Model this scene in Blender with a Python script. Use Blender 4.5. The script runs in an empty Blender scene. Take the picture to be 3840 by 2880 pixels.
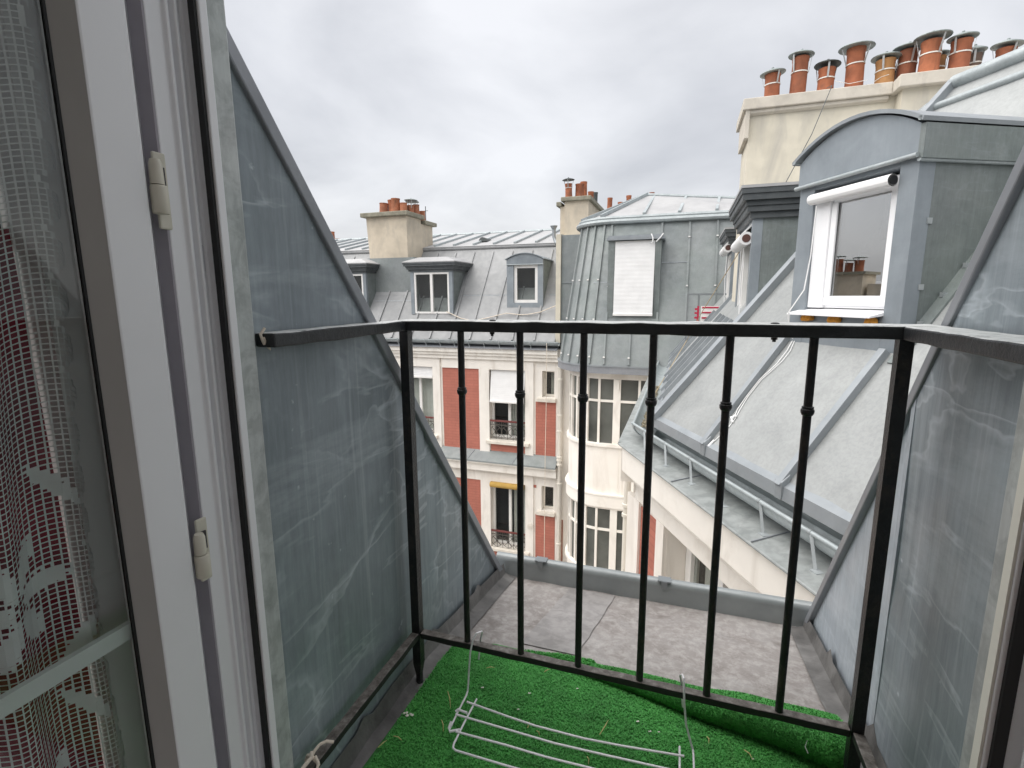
import bpy, math, random
from mathutils import Vector, noise
random.seed(7)
R = math.radians
scene = bpy.context.scene
col = scene.collection

# ------------------------------------------------------------------ camera
cam_d = bpy.data.cameras.new('camera')
cam = bpy.data.objects.new('camera', cam_d)
col.objects.link(cam)
cam_d.sensor_fit = 'HORIZONTAL'
cam_d.sensor_width = 36.0
cam_d.lens = 17.933
cam_d.clip_start = 0.01
cam_d.clip_end = 4000
yaw, pitch, roll = R(18.552), R(9.786), R(0.311)
fw = Vector((-math.sin(yaw) * math.cos(pitch), math.cos(yaw) * math.cos(pitch), -math.sin(pitch)))
rt = Vector((math.cos(yaw), math.sin(yaw), 0))
up = rt.cross(fw)
r2 = rt * math.cos(roll) - up * math.sin(roll)
u2 = up * math.cos(roll) + rt * math.sin(roll)
from mathutils import Matrix
cam.matrix_world = Matrix(((r2.x, u2.x, -fw.x, 0), (r2.y, u2.y, -fw.y, 0), (r2.z, u2.z, -fw.z, 0), (0, 0, 0, 1)))
scene.camera = cam

# ------------------------------------------------------------------ sky, sun, exposure
SUN_EL, SUN_AZ = R(62), R(238)          # high on the left, spread wide by the cloud
w = bpy.data.worlds.new('World')
scene.world = w
w.use_nodes = True
nt = w.node_tree
N = nt.nodes
L = nt.links
bg = N['Background']
sky = N.new('ShaderNodeTexSky')
sky.sky_type = 'NISHITA'
sky.sun_disc = False
sky.sun_elevation = SUN_EL
sky.sun_rotation = SUN_AZ
sky.dust_density = 4.0
tc = N.new('ShaderNodeTexCoord')
sep = N.new('ShaderNodeSeparateXYZ')
L.new(tc.outputs['Generated'], sep.inputs[0])
zc = N.new('ShaderNodeMath'); zc.operation = 'MAXIMUM'; zc.inputs[1].default_value = 0.0
L.new(sep.outputs['Z'], zc.inputs[0])
za = N.new('ShaderNodeMath'); za.operation = 'ADD'; za.inputs[1].default_value = 0.42
L.new(zc.outputs[0], za.inputs[0])
dv = N.new('ShaderNodeVectorMath'); dv.operation = 'DIVIDE'
cmb = N.new('ShaderNodeCombineXYZ')
for i in range(3):
    L.new(za.outputs[0], cmb.inputs[i])
L.new(tc.outputs['Generated'], dv.inputs[0]); L.new(cmb.outputs[0], dv.inputs[1])
n1 = N.new('ShaderNodeTexNoise'); n1.inputs['Scale'].default_value = 1.9; n1.inputs['Detail'].default_value = 9
n1.inputs['Roughness'].default_value = 0.5; n1.inputs['Distortion'].default_value = 0.35
L.new(dv.outputs[0], n1.inputs['Vector'])
rp = N.new('ShaderNodeValToRGB')
rp.color_ramp.elements[0].position = 0.33; rp.color_ramp.elements[0].color = (2.16, 2.18, 2.26, 1)
rp.color_ramp.elements[1].position = 0.66; rp.color_ramp.elements[1].color = (3.28, 3.28, 3.34, 1)
L.new(n1.outputs['Fac'], rp.inputs['Fac'])
mx = N.new('ShaderNodeMixRGB'); mx.inputs['Fac'].default_value = 0.9
L.new(sky.outputs['Color'], mx.inputs[1]); L.new(rp.outputs['Color'], mx.inputs[2])
L.new(mx.outputs[0], bg.inputs['Color'])
bg.inputs['Strength'].default_value = 0.10

sd = bpy.data.lights.new('sun', 'SUN')
sd.energy = 1.5
sd.angle = R(95)
sd.color = (1.0, 0.97, 0.93)
sun = bpy.data.objects.new('sun', sd)
col.objects.link(sun)
sdir = Vector((math.sin(SUN_AZ) * math.cos(SUN_EL), math.cos(SUN_AZ) * math.cos(SUN_EL), math.sin(SUN_EL)))
sun.rotation_euler = sdir.to_track_quat('Z', 'Y').to_euler()
sun.location = sdir * 40

vs = scene.view_settings
vs.view_transform = 'Standard'
vs.look = 'None'
vs.exposure = 1.55
vs.gamma = 1.0
vs.use_curve_mapping = False

# ------------------------------------------------------------------ materials
M = {}


def newmat(name):
    m = bpy.data.materials.new(name)
    m.use_nodes = True
    M[name] = m
    return m, m.node_tree.nodes, m.node_tree.links, m.node_tree.nodes['Principled BSDF']


def pos_noise(Nn, Ln, scale, detail=6, rough=0.55, dist=0.0, sc=(1, 1, 1)):
    g = Nn.new('ShaderNodeNewGeometry')
    mp = Nn.new('ShaderNodeMapping')
    mp.inputs['Scale'].default_value = sc
    Ln.new(g.outputs['Position'], mp.inputs['Vector'])
    n = Nn.new('ShaderNodeTexNoise')
    n.inputs['Scale'].default_value = scale
    n.inputs['Detail'].default_value = detail
    n.inputs['Roughness'].default_value = rough
    n.inputs['Distortion'].default_value = dist
    Ln.new(mp.outputs[0], n.inputs['Vector'])
    return n.outputs['Fac']


def ramp(Nn, Ln, fac, stops):
    r = Nn.new('ShaderNodeValToRGB')
    els = r.color_ramp.elements
    while len(els) < len(stops):
        els.new(0.5)
    for e, (p, c) in zip(els, stops):
        e.position = p
        e.color = (c, c, c, 1) if isinstance(c, (int, float)) else (*c, 1)
    Ln.new(fac, r.inputs['Fac'])
    return r.outputs['Color']


def mix(Nn, Ln, fac, a, b, mode='MIX'):
    m = Nn.new('ShaderNodeMixRGB')
    m.blend_type = mode
    for i, v in enumerate((fac, a, b)):
        if hasattr(v, 'is_linked') or hasattr(v, 'links'):
            Ln.new(v, m.inputs[i])
        elif isinstance(v, (int, float)):
            m.inputs[i].default_value = v if i == 0 else (v, v, v, 1)
        else:
            m.inputs[i].default_value = (*v, 1)
    return m.outputs[0]


def bump(Nn, Ln, bsdf, h, strength=0.2, dist=0.01):
    b = Nn.new('ShaderNodeBump')
    b.inputs['Strength'].default_value = strength
    b.inputs['Distance'].default_value = dist
    Ln.new(h, b.inputs['Height'])
    Ln.new(b.outputs[0], bsdf.inputs['Normal'])


def plain(name, c, rough=0.5, var=0.12, scale=8, metal=0.0, bumps=0.0, spec=0.5, dirt=None):
    m, Nn, Ln, b = newmat(name)
    f = pos_noise(Nn, Ln, scale)
    lo = tuple(x * (1 - var) for x in c)
    hi = tuple(min(1, x * (1 + var)) for x in c)
    cc = ramp(Nn, Ln, f, [(0.3, lo), (0.7, hi)])
    oi = Nn.new('ShaderNodeObjectInfo')
    if name.startswith('terracotta'):
        cc = mix(Nn, Ln, 1.0, cc, ramp(Nn, Ln, oi.outputs['Random'], [(0.0, (0.62, 0.66, 0.72)), (0.5, (0.95, 0.95, 0.95)), (1.0, (1.1, 1.12, 1.08))]), 'MULTIPLY')
    if dirt:
        d = ramp(Nn, Ln, pos_noise(Nn, Ln, dirt[1], 8, 0.62, 0.6, dirt[3] if len(dirt) > 3 else (1, 1, 0.35)), [(0.5, 0.0), (0.74, dirt[2])])
        cc = mix(Nn, Ln, d, cc, dirt[0])
    Ln.new(cc, b.inputs['Base Color'])
    b.inputs['Roughness'].default_value = rough
    b.inputs['Metallic'].default_value = metal
    b.inputs['Specular IOR Level'].default_value = spec
    if bumps:
        bump(Nn, Ln, b, pos_noise(Nn, Ln, scale * 6), bumps, 0.004)
    return m


def zinc(name, lo, hi, veins=0.0, mottle=0.0, streak=0.3, rough=0.5, scale=2.5, vein_col=(0.5, 0.56, 0.6), metal=0.25, ridge=0.4, mscale=40):
    m, Nn, Ln, b = newmat(name)
    f = pos_noise(Nn, Ln, scale, 7, 0.6, 0.4)
    c = ramp(Nn, Ln, f, [(0.28, lo), (0.72, hi)])
    if streak:
        s = pos_noise(Nn, Ln, 1.0, 6, 0.65, 0.2, (55, 55, 2.2))
        c = mix(Nn, Ln, streak, c, ramp(Nn, Ln, s, [(0.3, 0.45), (0.7, 1.0)]), 'MULTIPLY')
    if mottle:
        q = pos_noise(Nn, Ln, mscale, 6, 0.66, 0.5)
        c = mix(Nn, Ln, mottle, c, ramp(Nn, Ln, q, [(0.42, 0.72), (0.56, 1.15)]), 'MULTIPLY')
    if veins:
        gn = ramp(Nn, Ln, pos_noise(Nn, Ln, 1.6, 5, 0.6), [(0.40, 0.0), (0.62, 0.45)])
        c = mix(Nn, Ln, gn, c, mix(Nn, Ln, 1.0, c, (0.88, 0.95, 0.89), 'MULTIPLY'))
        fg_ = ramp(Nn, Ln, pos_noise(Nn, Ln, 1.0, 4, 0.7, 0.0, (150, 150, 22)), [(0.35, 0.93), (0.65, 1.05)])
        c = mix(Nn, Ln, 1.0, c, fg_, 'MULTIPLY')
        msk = ramp(Nn, Ln, pos_noise(Nn, Ln, 3.0, 6, 0.65), [(0.40, 0.0), (0.58, 1.0)])
        for sc_, wd in (((1.2, 1.2, 3.4), 0.0055), ((1.9, 1.9, 2.2), 0.004), ((0.9, 0.9, 4.6), 0.004)):
            v = pos_noise(Nn, Ln, 1.0, 5, 0.52, 0.3, sc_)
            line = ramp(Nn, Ln, v, [(0.497 - wd, 0.0), (0.499, 1.0), (0.501, 0.55), (0.507 + 2 * wd, 0.0)])
            line = mix(Nn, Ln, 1.0, line, msk, 'MULTIPLY')
            c = mix(Nn, Ln, mix(Nn, Ln, 1.0, line, 0.62 * veins, 'MULTIPLY'), c, vein_col)
        # broad tide marks, faint
        td = ramp(Nn, Ln, pos_noise(Nn, Ln, 1.0, 8, 0.66, 0.3, (1.3, 1.3, 5.0)), [(0.52, 0.0), (0.60, 0.20 * veins), (0.72, 0.0)])
        c = mix(Nn, Ln, td, c, vein_col)
        # run-off drips
        dr = ramp(Nn, Ln, pos_noise(Nn, Ln, 1.0, 6, 0.6, 0.2, (42, 42, 1.0)), [(0.56, 0.0), (0.76, 0.34 * veins)])
        c = mix(Nn, Ln, dr, c, vein_col)
        dd = ramp(Nn, Ln, pos_noise(Nn, Ln, 1.0, 6, 0.6, 0.2, (30, 30, 0.8)), [(0.24, 0.30 * veins), (0.42, 0.0)])
        c = mix(Nn, Ln, dd, c, (0.10, 0.115, 0.105))
        sp = ramp(Nn, Ln, pos_noise(Nn, Ln, 30.0, 3, 0.5), [(0.72, 0.0), (0.77, 0.6 * veins)])
        c = mix(Nn, Ln, sp, c, vein_col)
    oi = Nn.new('ShaderNodeObjectInfo')
    c = mix(Nn, Ln, 1.0, c, ramp(Nn, Ln, oi.outputs['Random'], [(0.0, 0.89), (1.0, 1.06)]), 'MULTIPLY')
    Ln.new(c, b.inputs['Base Color'])
    b.inputs['Metallic'].default_value = metal
    rr = ramp(Nn, Ln, pos_noise(Nn, Ln, 9, 4), [(0.3, max(0.05, rough - 0.1)), (0.7, min(1, rough + 0.15))])
    Ln.new(rr, b.inputs['Roughness'])
    bump(Nn, Ln, b, pos_noise(Nn, Ln, 4, 3, 0.5), ridge, 0.012)
    return m


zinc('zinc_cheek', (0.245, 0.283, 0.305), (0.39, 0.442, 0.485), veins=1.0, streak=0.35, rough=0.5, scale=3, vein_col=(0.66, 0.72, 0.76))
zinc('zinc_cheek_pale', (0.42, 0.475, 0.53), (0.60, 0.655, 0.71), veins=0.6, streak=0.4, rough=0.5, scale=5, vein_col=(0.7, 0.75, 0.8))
zinc('zinc_strip', (0.42, 0.445, 0.44), (0.62, 0.64, 0.63), veins=0.2, mottle=0.6, streak=0.15, scale=9, mscale=22)
zinc('zinc_rake', (0.25, 0.262, 0.285), (0.36, 0.375, 0.40), streak=0.1, scale=6, rough=0.42)
zinc('zinc_slope', (0.285, 0.298, 0.298), (0.365, 0.378, 0.375), mottle=0.22, streak=0.0, scale=4, rough=0.5, metal=0.2, mscale=48)
zinc('zinc_seam', (0.25, 0.275, 0.295), (0.34, 0.365, 0.385), streak=0.0, scale=5, rough=0.42)
zinc('zinc_gutter', (0.33, 0.37, 0.38), (0.45, 0.49, 0.50), mottle=0.25, streak=0.0, scale=6, rough=0.4)
zinc('zinc_ledge', (0.30, 0.325, 0.32), (0.42, 0.44, 0.435), mottle=0.5, streak=0.0, scale=5, rough=0.45, mscale=12)
zinc('zinc_dormer', (0.22, 0.25, 0.275), (0.30, 0.335, 0.365), mottle=0.12, streak=0.1, scale=3, rough=0.5, mscale=9)
zinc('zinc_flank', (0.17, 0.195, 0.195), (0.265, 0.29, 0.285), veins=0.18, mottle=0.15, streak=0.25, scale=3, rough=0.55, mscale=10)
zinc('zinc_opposite', (0.235, 0.241, 0.246), (0.325, 0.331, 0.335), mottle=0.12, streak=0.0, scale=1.2, rough=0.55, metal=0.15, mscale=6)
zinc('zinc_top', (0.36, 0.362, 0.368), (0.46, 0.462, 0.465), mottle=0.12, streak=0.0, scale=1.5, rough=0.55, metal=0.1, mscale=6)
zinc('zinc_turret', (0.21, 0.232, 0.238), (0.315, 0.335, 0.335), veins=0.12, mottle=0.1, streak=0.12, scale=1.4, rough=0.55, mscale=6)
zinc('zinc_band', (0.27, 0.285, 0.31), (0.36, 0.375, 0.40), mottle=0.15, streak=0.15, scale=3, mscale=8)
zinc('zinc_cornice', (0.062, 0.07, 0.074), (0.105, 0.115, 0.12), streak=0.0, scale=6, rough=0.5)
zinc('zinc_bracket', (0.30, 0.33, 0.34), (0.42, 0.45, 0.46), streak=0, scale=8)
zinc('zinc_edge', (0.27, 0.295, 0.30), (0.36, 0.385, 0.39), mottle=0.1, streak=0.0, scale=4, rough=0.38, mscale=14)
plain('lead_skirting', (0.15, 0.145, 0.14), 0.6, 0.35, 14, metal=0.2, bumps=0.3, dirt=((0.34, 0.33, 0.32), 9, 0.6))

# balcony floor: weathered zinc, brown with white bloom
m, Nn, Ln, b = newmat('zinc_floor')
c = ramp(Nn, Ln, pos_noise(Nn, Ln, 5, 8, 0.65, 0.8), [(0.25, (0.19, 0.165, 0.15)), (0.5, (0.30, 0.275, 0.26)), (0.75, (0.37, 0.355, 0.345))])
wv = ramp(Nn, Ln, pos_noise(Nn, Ln, 34, 10, 0.78, 0.3), [(0.46, 0.0), (0.70, 0.62)])
c = mix(Nn, Ln, wv, c, (0.60, 0.575, 0.55))
dk = ramp(Nn, Ln, pos_noise(Nn, Ln, 13, 7, 0.72, 0.4), [(0.28, 0.6), (0.47, 0.0)])
c = mix(Nn, Ln, dk, c, (0.13, 0.105, 0.092))
Ln.new(c, b.inputs['Base Color'])
b.inputs['Roughness'].default_value = 0.55
b.inputs['Metallic'].default_value = 0.15
bump(Nn, Ln, b, pos_noise(Nn, Ln, 12, 5), 0.3, 0.006)
zinc('zinc_patch', (0.29, 0.275, 0.265), (0.42, 0.40, 0.39), mottle=0.5, streak=0.0, scale=7, mscale=25, metal=0.15)

plain('black_iron', (0.012, 0.013, 0.014), 0.34, 0.4, 30, bumps=0.45, spec=0.45, dirt=((0.06, 0.045, 0.035), 40, 0.7, (1, 1, 0.5)))
# painted handrail cap, worn pale on top
m, Nn, Ln, b = newmat('worn_iron')
g = Nn.new('ShaderNodeNewGeometry')
sx = Nn.new('ShaderNodeSeparateXYZ')
Ln.new(g.outputs['Normal'], sx.inputs[0])
topm = ramp(Nn, Ln, sx.outputs['Z'], [(0.45, 0.0), (0.75, 1.0)])
wear = ramp(Nn, Ln, pos_noise(Nn, Ln, 28, 8, 0.7, 1.0, (1, 1, 1)), [(0.30, 0.25), (0.46, 1.0)])
f = mix(Nn, Ln, 1.0, topm, wear, 'MULTIPLY')
worn = ramp(Nn, Ln, pos_noise(Nn, Ln, 70, 5), [(0.35, (0.52, 0.54, 0.53)), (0.65, (0.74, 0.755, 0.74))])
dark = ramp(Nn, Ln, pos_noise(Nn, Ln, 20, 5), [(0.3, (0.010, 0.011, 0.012)), (0.7, (0.028, 0.031, 0.034))])
Ln.new(mix(Nn, Ln, f, dark, worn), b.inputs['Base Color'])
b.inputs['Roughness'].default_value = 0.4
bump(Nn, Ln, b, pos_noise(Nn, Ln, 60, 6, 0.7), 0.5, 0.004)
# bottom rails, rusty brown-black dust on top
m, Nn, Ln, b = newmat('rusty_iron')
g = Nn.new('ShaderNodeNewGeometry')
sx = Nn.new('ShaderNodeSeparateXYZ')
Ln.new(g.outputs['Normal'], sx.inputs[0])
topm = ramp(Nn, Ln, sx.outputs['Z'], [(0.45, 0.0), (0.75, 1.0)])
worn = ramp(Nn, Ln, pos_noise(Nn, Ln, 55, 8, 0.7), [(0.32, (0.05, 0.042, 0.036)), (0.52, (0.15, 0.135, 0.12)), (0.72, (0.30, 0.285, 0.27))])
Ln.new(mix(Nn, Ln, topm, (0.016, 0.015, 0.015), worn), b.inputs['Base Color'])
b.inputs['Roughness'].default_value = 0.6
bump(Nn, Ln, b, pos_noise(Nn, Ln, 80, 6, 0.7), 0.5, 0.003)

plain('cream_wall', (0.88, 0.84, 0.78), 0.85, 0.05, 2.5, bumps=0.08, dirt=((0.55, 0.49, 0.42), 3.2, 0.5, (1, 1, 0.22)))
plain('cream_trim', (0.88, 0.845, 0.785), 0.8, 0.04, 4, dirt=((0.55, 0.50, 0.43), 3.5, 0.5, (1, 1, 0.5)))
plain('stone_sill', (0.74, 0.69, 0.61), 0.85, 0.08, 9, dirt=((0.45, 0.42, 0.36), 6, 0.5, (1, 1, 1)))
plain('chimney_render', (0.65, 0.605, 0.50), 0.9, 0.14, 3.0, bumps=0.3, dirt=((0.42, 0.40, 0.36), 3.4, 0.75, (1, 1, 0.3)))
plain('chimney_render_beige', (0.58, 0.51, 0.405), 0.9, 0.16, 2.2, bumps=0.3, dirt=((0.36, 0.33, 0.28), 2.6, 0.7, (1, 1, 0.5)))
plain('coping_stone', (0.60, 0.555, 0.48), 0.9, 0.1, 6, bumps=0.3, dirt=((0.33, 0.31, 0.28), 5, 0.6, (1, 1, 1)))
plain('mossy_coping', (0.27, 0.255, 0.20), 0.95, 0.25, 7, bumps=0.4, dirt=((0.13, 0.125, 0.09), 6, 0.6, (1, 1, 1)))
plain('terracotta', (0.37, 0.128, 0.065), 0.85, 0.25, 9, dirt=((0.13, 0.07, 0.05), 6, 0.8, (1, 1, 0.6)))
plain('terracotta_ochre', (0.46, 0.24, 0.10), 0.85, 0.15, 9, dirt=((0.22, 0.12, 0.06), 7, 0.4))
plain('terracotta_sooty', (0.16, 0.115, 0.095), 0.85, 0.2, 9)
plain('terracotta_far', (0.40, 0.155, 0.085), 0.85, 0.25, 6, dirt=((0.16, 0.09, 0.06), 5, 0.7))
plain('cap_metal', (0.27, 0.31, 0.305), 0.5, 0.25, 12, metal=0.4, dirt=((0.10, 0.105, 0.10), 8, 0.6, (1, 1, 1)))
plain('cap_metal_dark', (0.06, 0.07, 0.07), 0.5, 0.25, 12, metal=0.4)
plain('strap_metal', (0.52, 0.53, 0.53), 0.4, 0.15, 20, metal=0.6)
plain('wire_pale', (0.75, 0.74, 0.70), 0.5, 0.1, 20)
plain('white_pvc', (0.87, 0.875, 0.89), 0.38, 0.02, 6)
plain('white_pvc_shade', (0.62, 0.62, 0.65), 0.42, 0.03, 6)
plain('pvc_bead', (0.44, 0.43, 0.41), 0.5, 0.06, 6)
plain('cream_seal', (0.80, 0.79, 0.70), 0.5, 0.04, 9)
plain('gasket', (0.014, 0.014, 0.015), 0.6, 0.1, 9)
plain('hinge_plastic', (0.66, 0.63, 0.53), 0.42, 0.05, 20)
plain('gap_shade_grey', (0.36, 0.335, 0.37), 0.6, 0.08, 9)  # shade of the frame gap put into the colour
plain('hinge_brown', (0.055, 0.048, 0.05), 0.5, 0.1, 20)
plain('white_paint', (0.82, 0.81, 0.79), 0.5, 0.04, 8)
plain('off_white_paint', (0.74, 0.70, 0.63), 0.6, 0.06, 5, dirt=((0.42, 0.36, 0.28), 7, 0.5, (1, 1, 0.5)))
plain('blind_cloth', (0.80, 0.80, 0.80), 0.8, 0.04, 5)
plain('lace_thread', (0.85, 0.87, 0.86), 0.85, 0.06, 30)
plain('red_cloth', (0.30, 0.018, 0.04), 0.9, 0.5, 9)
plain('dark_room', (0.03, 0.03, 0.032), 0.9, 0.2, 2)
plain('room_paint', (0.80, 0.79, 0.77), 0.8, 0.05, 2)
plain('room_wood', (0.16, 0.10, 0.06), 0.5, 0.2, 6)
plain('room_curtain', (0.66, 0.65, 0.62), 0.9, 0.1, 4)
plain('drape_brown', (0.10, 0.05, 0.042), 0.9, 0.2, 5)
plain('rail_oxblood', (0.17, 0.05, 0.045), 0.5, 0.15, 9)
plain('guard_iron', (0.11, 0.10, 0.088), 0.55, 0.2, 15)
plain('awning_yellow', (0.52, 0.33, 0.085), 0.8, 0.1, 9)
plain('orange_foam', (0.62, 0.27, 0.035), 0.8, 0.35, 30, bumps=0.5)
plain('rack_white', (0.84, 0.83, 0.85), 0.3, 0.02, 20)
plain('cord_cream', (0.72, 0.64, 0.54), 0.8, 0.12, 90)
plain('cord_tan', (0.42, 0.33, 0.20), 0.8, 0.1, 20)
plain('cord_white', (0.85, 0.85, 0.85), 0.6, 0.03, 20)
plain('pipe_cream', (0.78, 0.74, 0.66), 0.55, 0.04, 5, dirt=((0.5, 0.46, 0.4), 4, 0.4))
plain('rust_pipe', (0.20, 0.085, 0.055), 0.7, 0.2, 8)
plain('red_paint', (0.45, 0.02, 0.06), 0.5, 0.08, 8)
plain('grey_steel', (0.25, 0.27, 0.28), 0.45, 0.1, 8, metal=0.4)
plain('moss_debris', (0.22, 0.19, 0.13), 0.95, 0.5, 30, bumps=0.8, dirt=((0.45, 0.42, 0.36), 40, 0.8, (1, 1, 1)))
plain('straw', (0.52, 0.46, 0.20), 0.8, 0.2, 60)
plain('crumb', (0.78, 0.76, 0.68), 0.9, 0.1, 60)
plain('asphalt', (0.06, 0.06, 0.062), 0.9, 0.2, 2)
plain('turf_back', (0.07, 0.30, 0.07), 0.95, 0.3, 60)
plain('vent_dark', (0.10, 0.11, 0.11), 0.6, 0.2, 8, metal=0.3)

# turf fibre: two greens, slightly translucent
m, Nn, Ln, b = newmat('turf_fibre')
c = ramp(Nn, Ln, pos_noise(Nn, Ln, 11, 6, 0.62), [(0.3, (0.065, 0.285, 0.06)), (0.52, (0.09, 0.395, 0.082)), (0.76, (0.125, 0.49, 0.11))])
c2 = ramp(Nn, Ln, pos_noise(Nn, Ln, 420, 2, 0.5), [(0.3, 0.8), (0.7, 1.16)])
dirtm = ramp(Nn, Ln, pos_noise(Nn, Ln, 6, 8, 0.7, 0.7), [(0.60, 0.0), (0.72, 0.5)])
c = mix(Nn, Ln, 1.0, c, c2, 'MULTIPLY')
c = mix(Nn, Ln, dirtm, c, (0.13, 0.20, 0.075))
Ln.new(c, b.inputs['Base Color'])
b.inputs['Roughness'].default_value = 0.55
b.inputs['Specular IOR Level'].default_value = 0.3

# painted brick infill: red coat over courses that only just show
m, Nn, Ln, b = newmat('red_brick_paint')
g = Nn.new('ShaderNodeNewGeometry')
sp_ = Nn.new('ShaderNodeSeparateXYZ'); Ln.new(g.outputs['Position'], sp_.inputs[0])
ad = Nn.new('ShaderNodeMath'); ad.operation = 'ADD'
Ln.new(sp_.outputs['X'], ad.inputs[0]); Ln.new(sp_.outputs['Y'], ad.inputs[1])
cb = Nn.new('ShaderNodeCombineXYZ'); Ln.new(ad.outputs[0], cb.inputs[0]); Ln.new(sp_.outputs['Z'], cb.inputs[1])
br = Nn.new('ShaderNodeTexBrick')
br.inputs['Scale'].default_value = 1.0
br.inputs['Brick Width'].default_value = 0.22
br.inputs['Row Height'].default_value = 0.075
br.inputs['Mortar Size'].default_value = 0.010
br.inputs['Mortar Smooth'].default_value = 0.6
br.inputs['Color1'].default_value = (0.48, 0.172, 0.125, 1)
br.inputs['Color2'].default_value = (0.445, 0.158, 0.115, 1)
br.inputs['Mortar'].default_value = (0.40, 0.142, 0.106, 1)
Ln.new(cb.outputs[0], br.inputs['Vector'])
vv = ramp(Nn, Ln, pos_noise(Nn, Ln, 2.2, 6, 0.6), [(0.3, 0.88), (0.7, 1.08)])
Ln.new(mix(Nn, Ln, 1.0, br.outputs['Color'], vv, 'MULTIPLY'), b.inputs['Base Color'])
b.inputs['Roughness'].default_value = 0.8
inv = Nn.new('ShaderNodeMath'); inv.operation = 'SUBTRACT'; inv.inputs[0].default_value = 1.0
Ln.new(br.outputs['Fac'], inv.inputs[1])
bump(Nn, Ln, b, inv.outputs[0], 0.35, 0.006)


def glassmat(name, tint, refl_rough, base_refl):
    m = bpy.data.materials.new(name)
    m.use_nodes = True
    M[name] = m
    Nn, Ln = m.node_tree.nodes, m.node_tree.links
    out = Nn['Material Output']
    Nn.remove(Nn['Principled BSDF'])
    tr = Nn.new('ShaderNodeBsdfTransparent'); tr.inputs['Color'].default_value = (*tint, 1)
    gl = Nn.new('ShaderNodeBsdfGlossy'); gl.inputs['Roughness'].default_value = refl_rough
    g = Nn.new('ShaderNodeNewGeometry')
    dt = Nn.new('ShaderNodeVectorMath'); dt.operation = 'DOT_PRODUCT'
    Ln.new(g.outputs['Normal'], dt.inputs[0]); Ln.new(g.outputs['Incoming'], dt.inputs[1])

    def mth(op, a, b_=None):
        q = Nn.new('ShaderNodeMath'); q.operation = op; q.use_clamp = op == 'ADD'
        for i, v in enumerate((a, b_)):
            if v is None:
                continue
            if isinstance(v, (int, float)):
                q.inputs[i].default_value = v
            else:
                Ln.new(v, q.inputs[i])
        return q.outputs[0]
    c_ = mth('ABSOLUTE', dt.outputs['Value'])
    f5 = mth('POWER', mth('SUBTRACT', 1.0, c_), 5.0)
    ad = Nn.new('ShaderNodeMath'); ad.operation = 'ADD'; ad.use_clamp = True
    ad.inputs[1].default_value = base_refl + 0.04
    Ln.new(mth('MULTIPLY', f5, 0.9), ad.inputs[0])
    ms = Nn.new('ShaderNodeMixShader')
    Ln.new(ad.outputs[0], ms.inputs['Fac']); Ln.new(tr.outputs[0], ms.inputs[1]); Ln.new(gl.outputs[0], ms.inputs[2])
    Ln.new(ms.outputs[0], out.inputs['Surface'])


glassmat('window_glass', (0.90, 0.92, 0.91), 0.01, 0.0)
glassmat('dormer_glass', (0.7, 0.72, 0.72), 0.0, 0.42)

# wired stair glass: grey, ribbed
m, Nn, Ln, b = newmat('wired_glass')
g = Nn.new('ShaderNodeNewGeometry')
sp_ = Nn.new('ShaderNodeSeparateXYZ'); Ln.new(g.outputs['Position'], sp_.inputs[0])
ck = Nn.new('ShaderNodeTexChecker'); ck.inputs['Scale'].default_value = 60
ck.inputs['Color1'].default_value = (0.105, 0.11, 0.10, 1); ck.inputs['Color2'].default_value = (0.075, 0.08, 0.074, 1)
Ln.new(g.outputs['Position'], ck.inputs['Vector'])
gv = ramp(Nn, Ln, pos_noise(Nn, Ln, 1.3, 4), [(0.3, 0.55), (0.7, 1.7)])
Ln.new(mix(Nn, Ln, 1.0, ck.outputs['Color'], gv, 'MULTIPLY'), b.inputs['Base Color'])
b.inputs['Roughness'].default_value = 0.22
b.inputs['Specular IOR Level'].default_value = 0.5


# ------------------------------------------------------------------ mesh helpers
class Fr:
    """local frame: u to the right, v out towards the viewer, w up"""
    def __init__(s, o=(0, 0, 0), u=(1, 0, 0), v=(0, 1, 0)):
        s.o, s.u, s.v = Vector(o), Vector(u), Vector(v)

    def __call__(s, a, b, c):
        return s.o + s.u * a + s.v * b + Vector((0, 0, c))


WORLD = Fr()
FO = Fr((0, 0, 0), (1, 0, 0), (0, -1, 0))      # v = -Y, front of the house across the court
AZ = R(-28)
T_ = Vector((math.sin(AZ), math.cos(AZ), 0))
N_ = Vector((math.cos(AZ), -math.sin(AZ), 0))
FW = Fr((0, 0, 0), T_, N_)                      # (a along the near wing, b inward, z)
wloc = {}


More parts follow.
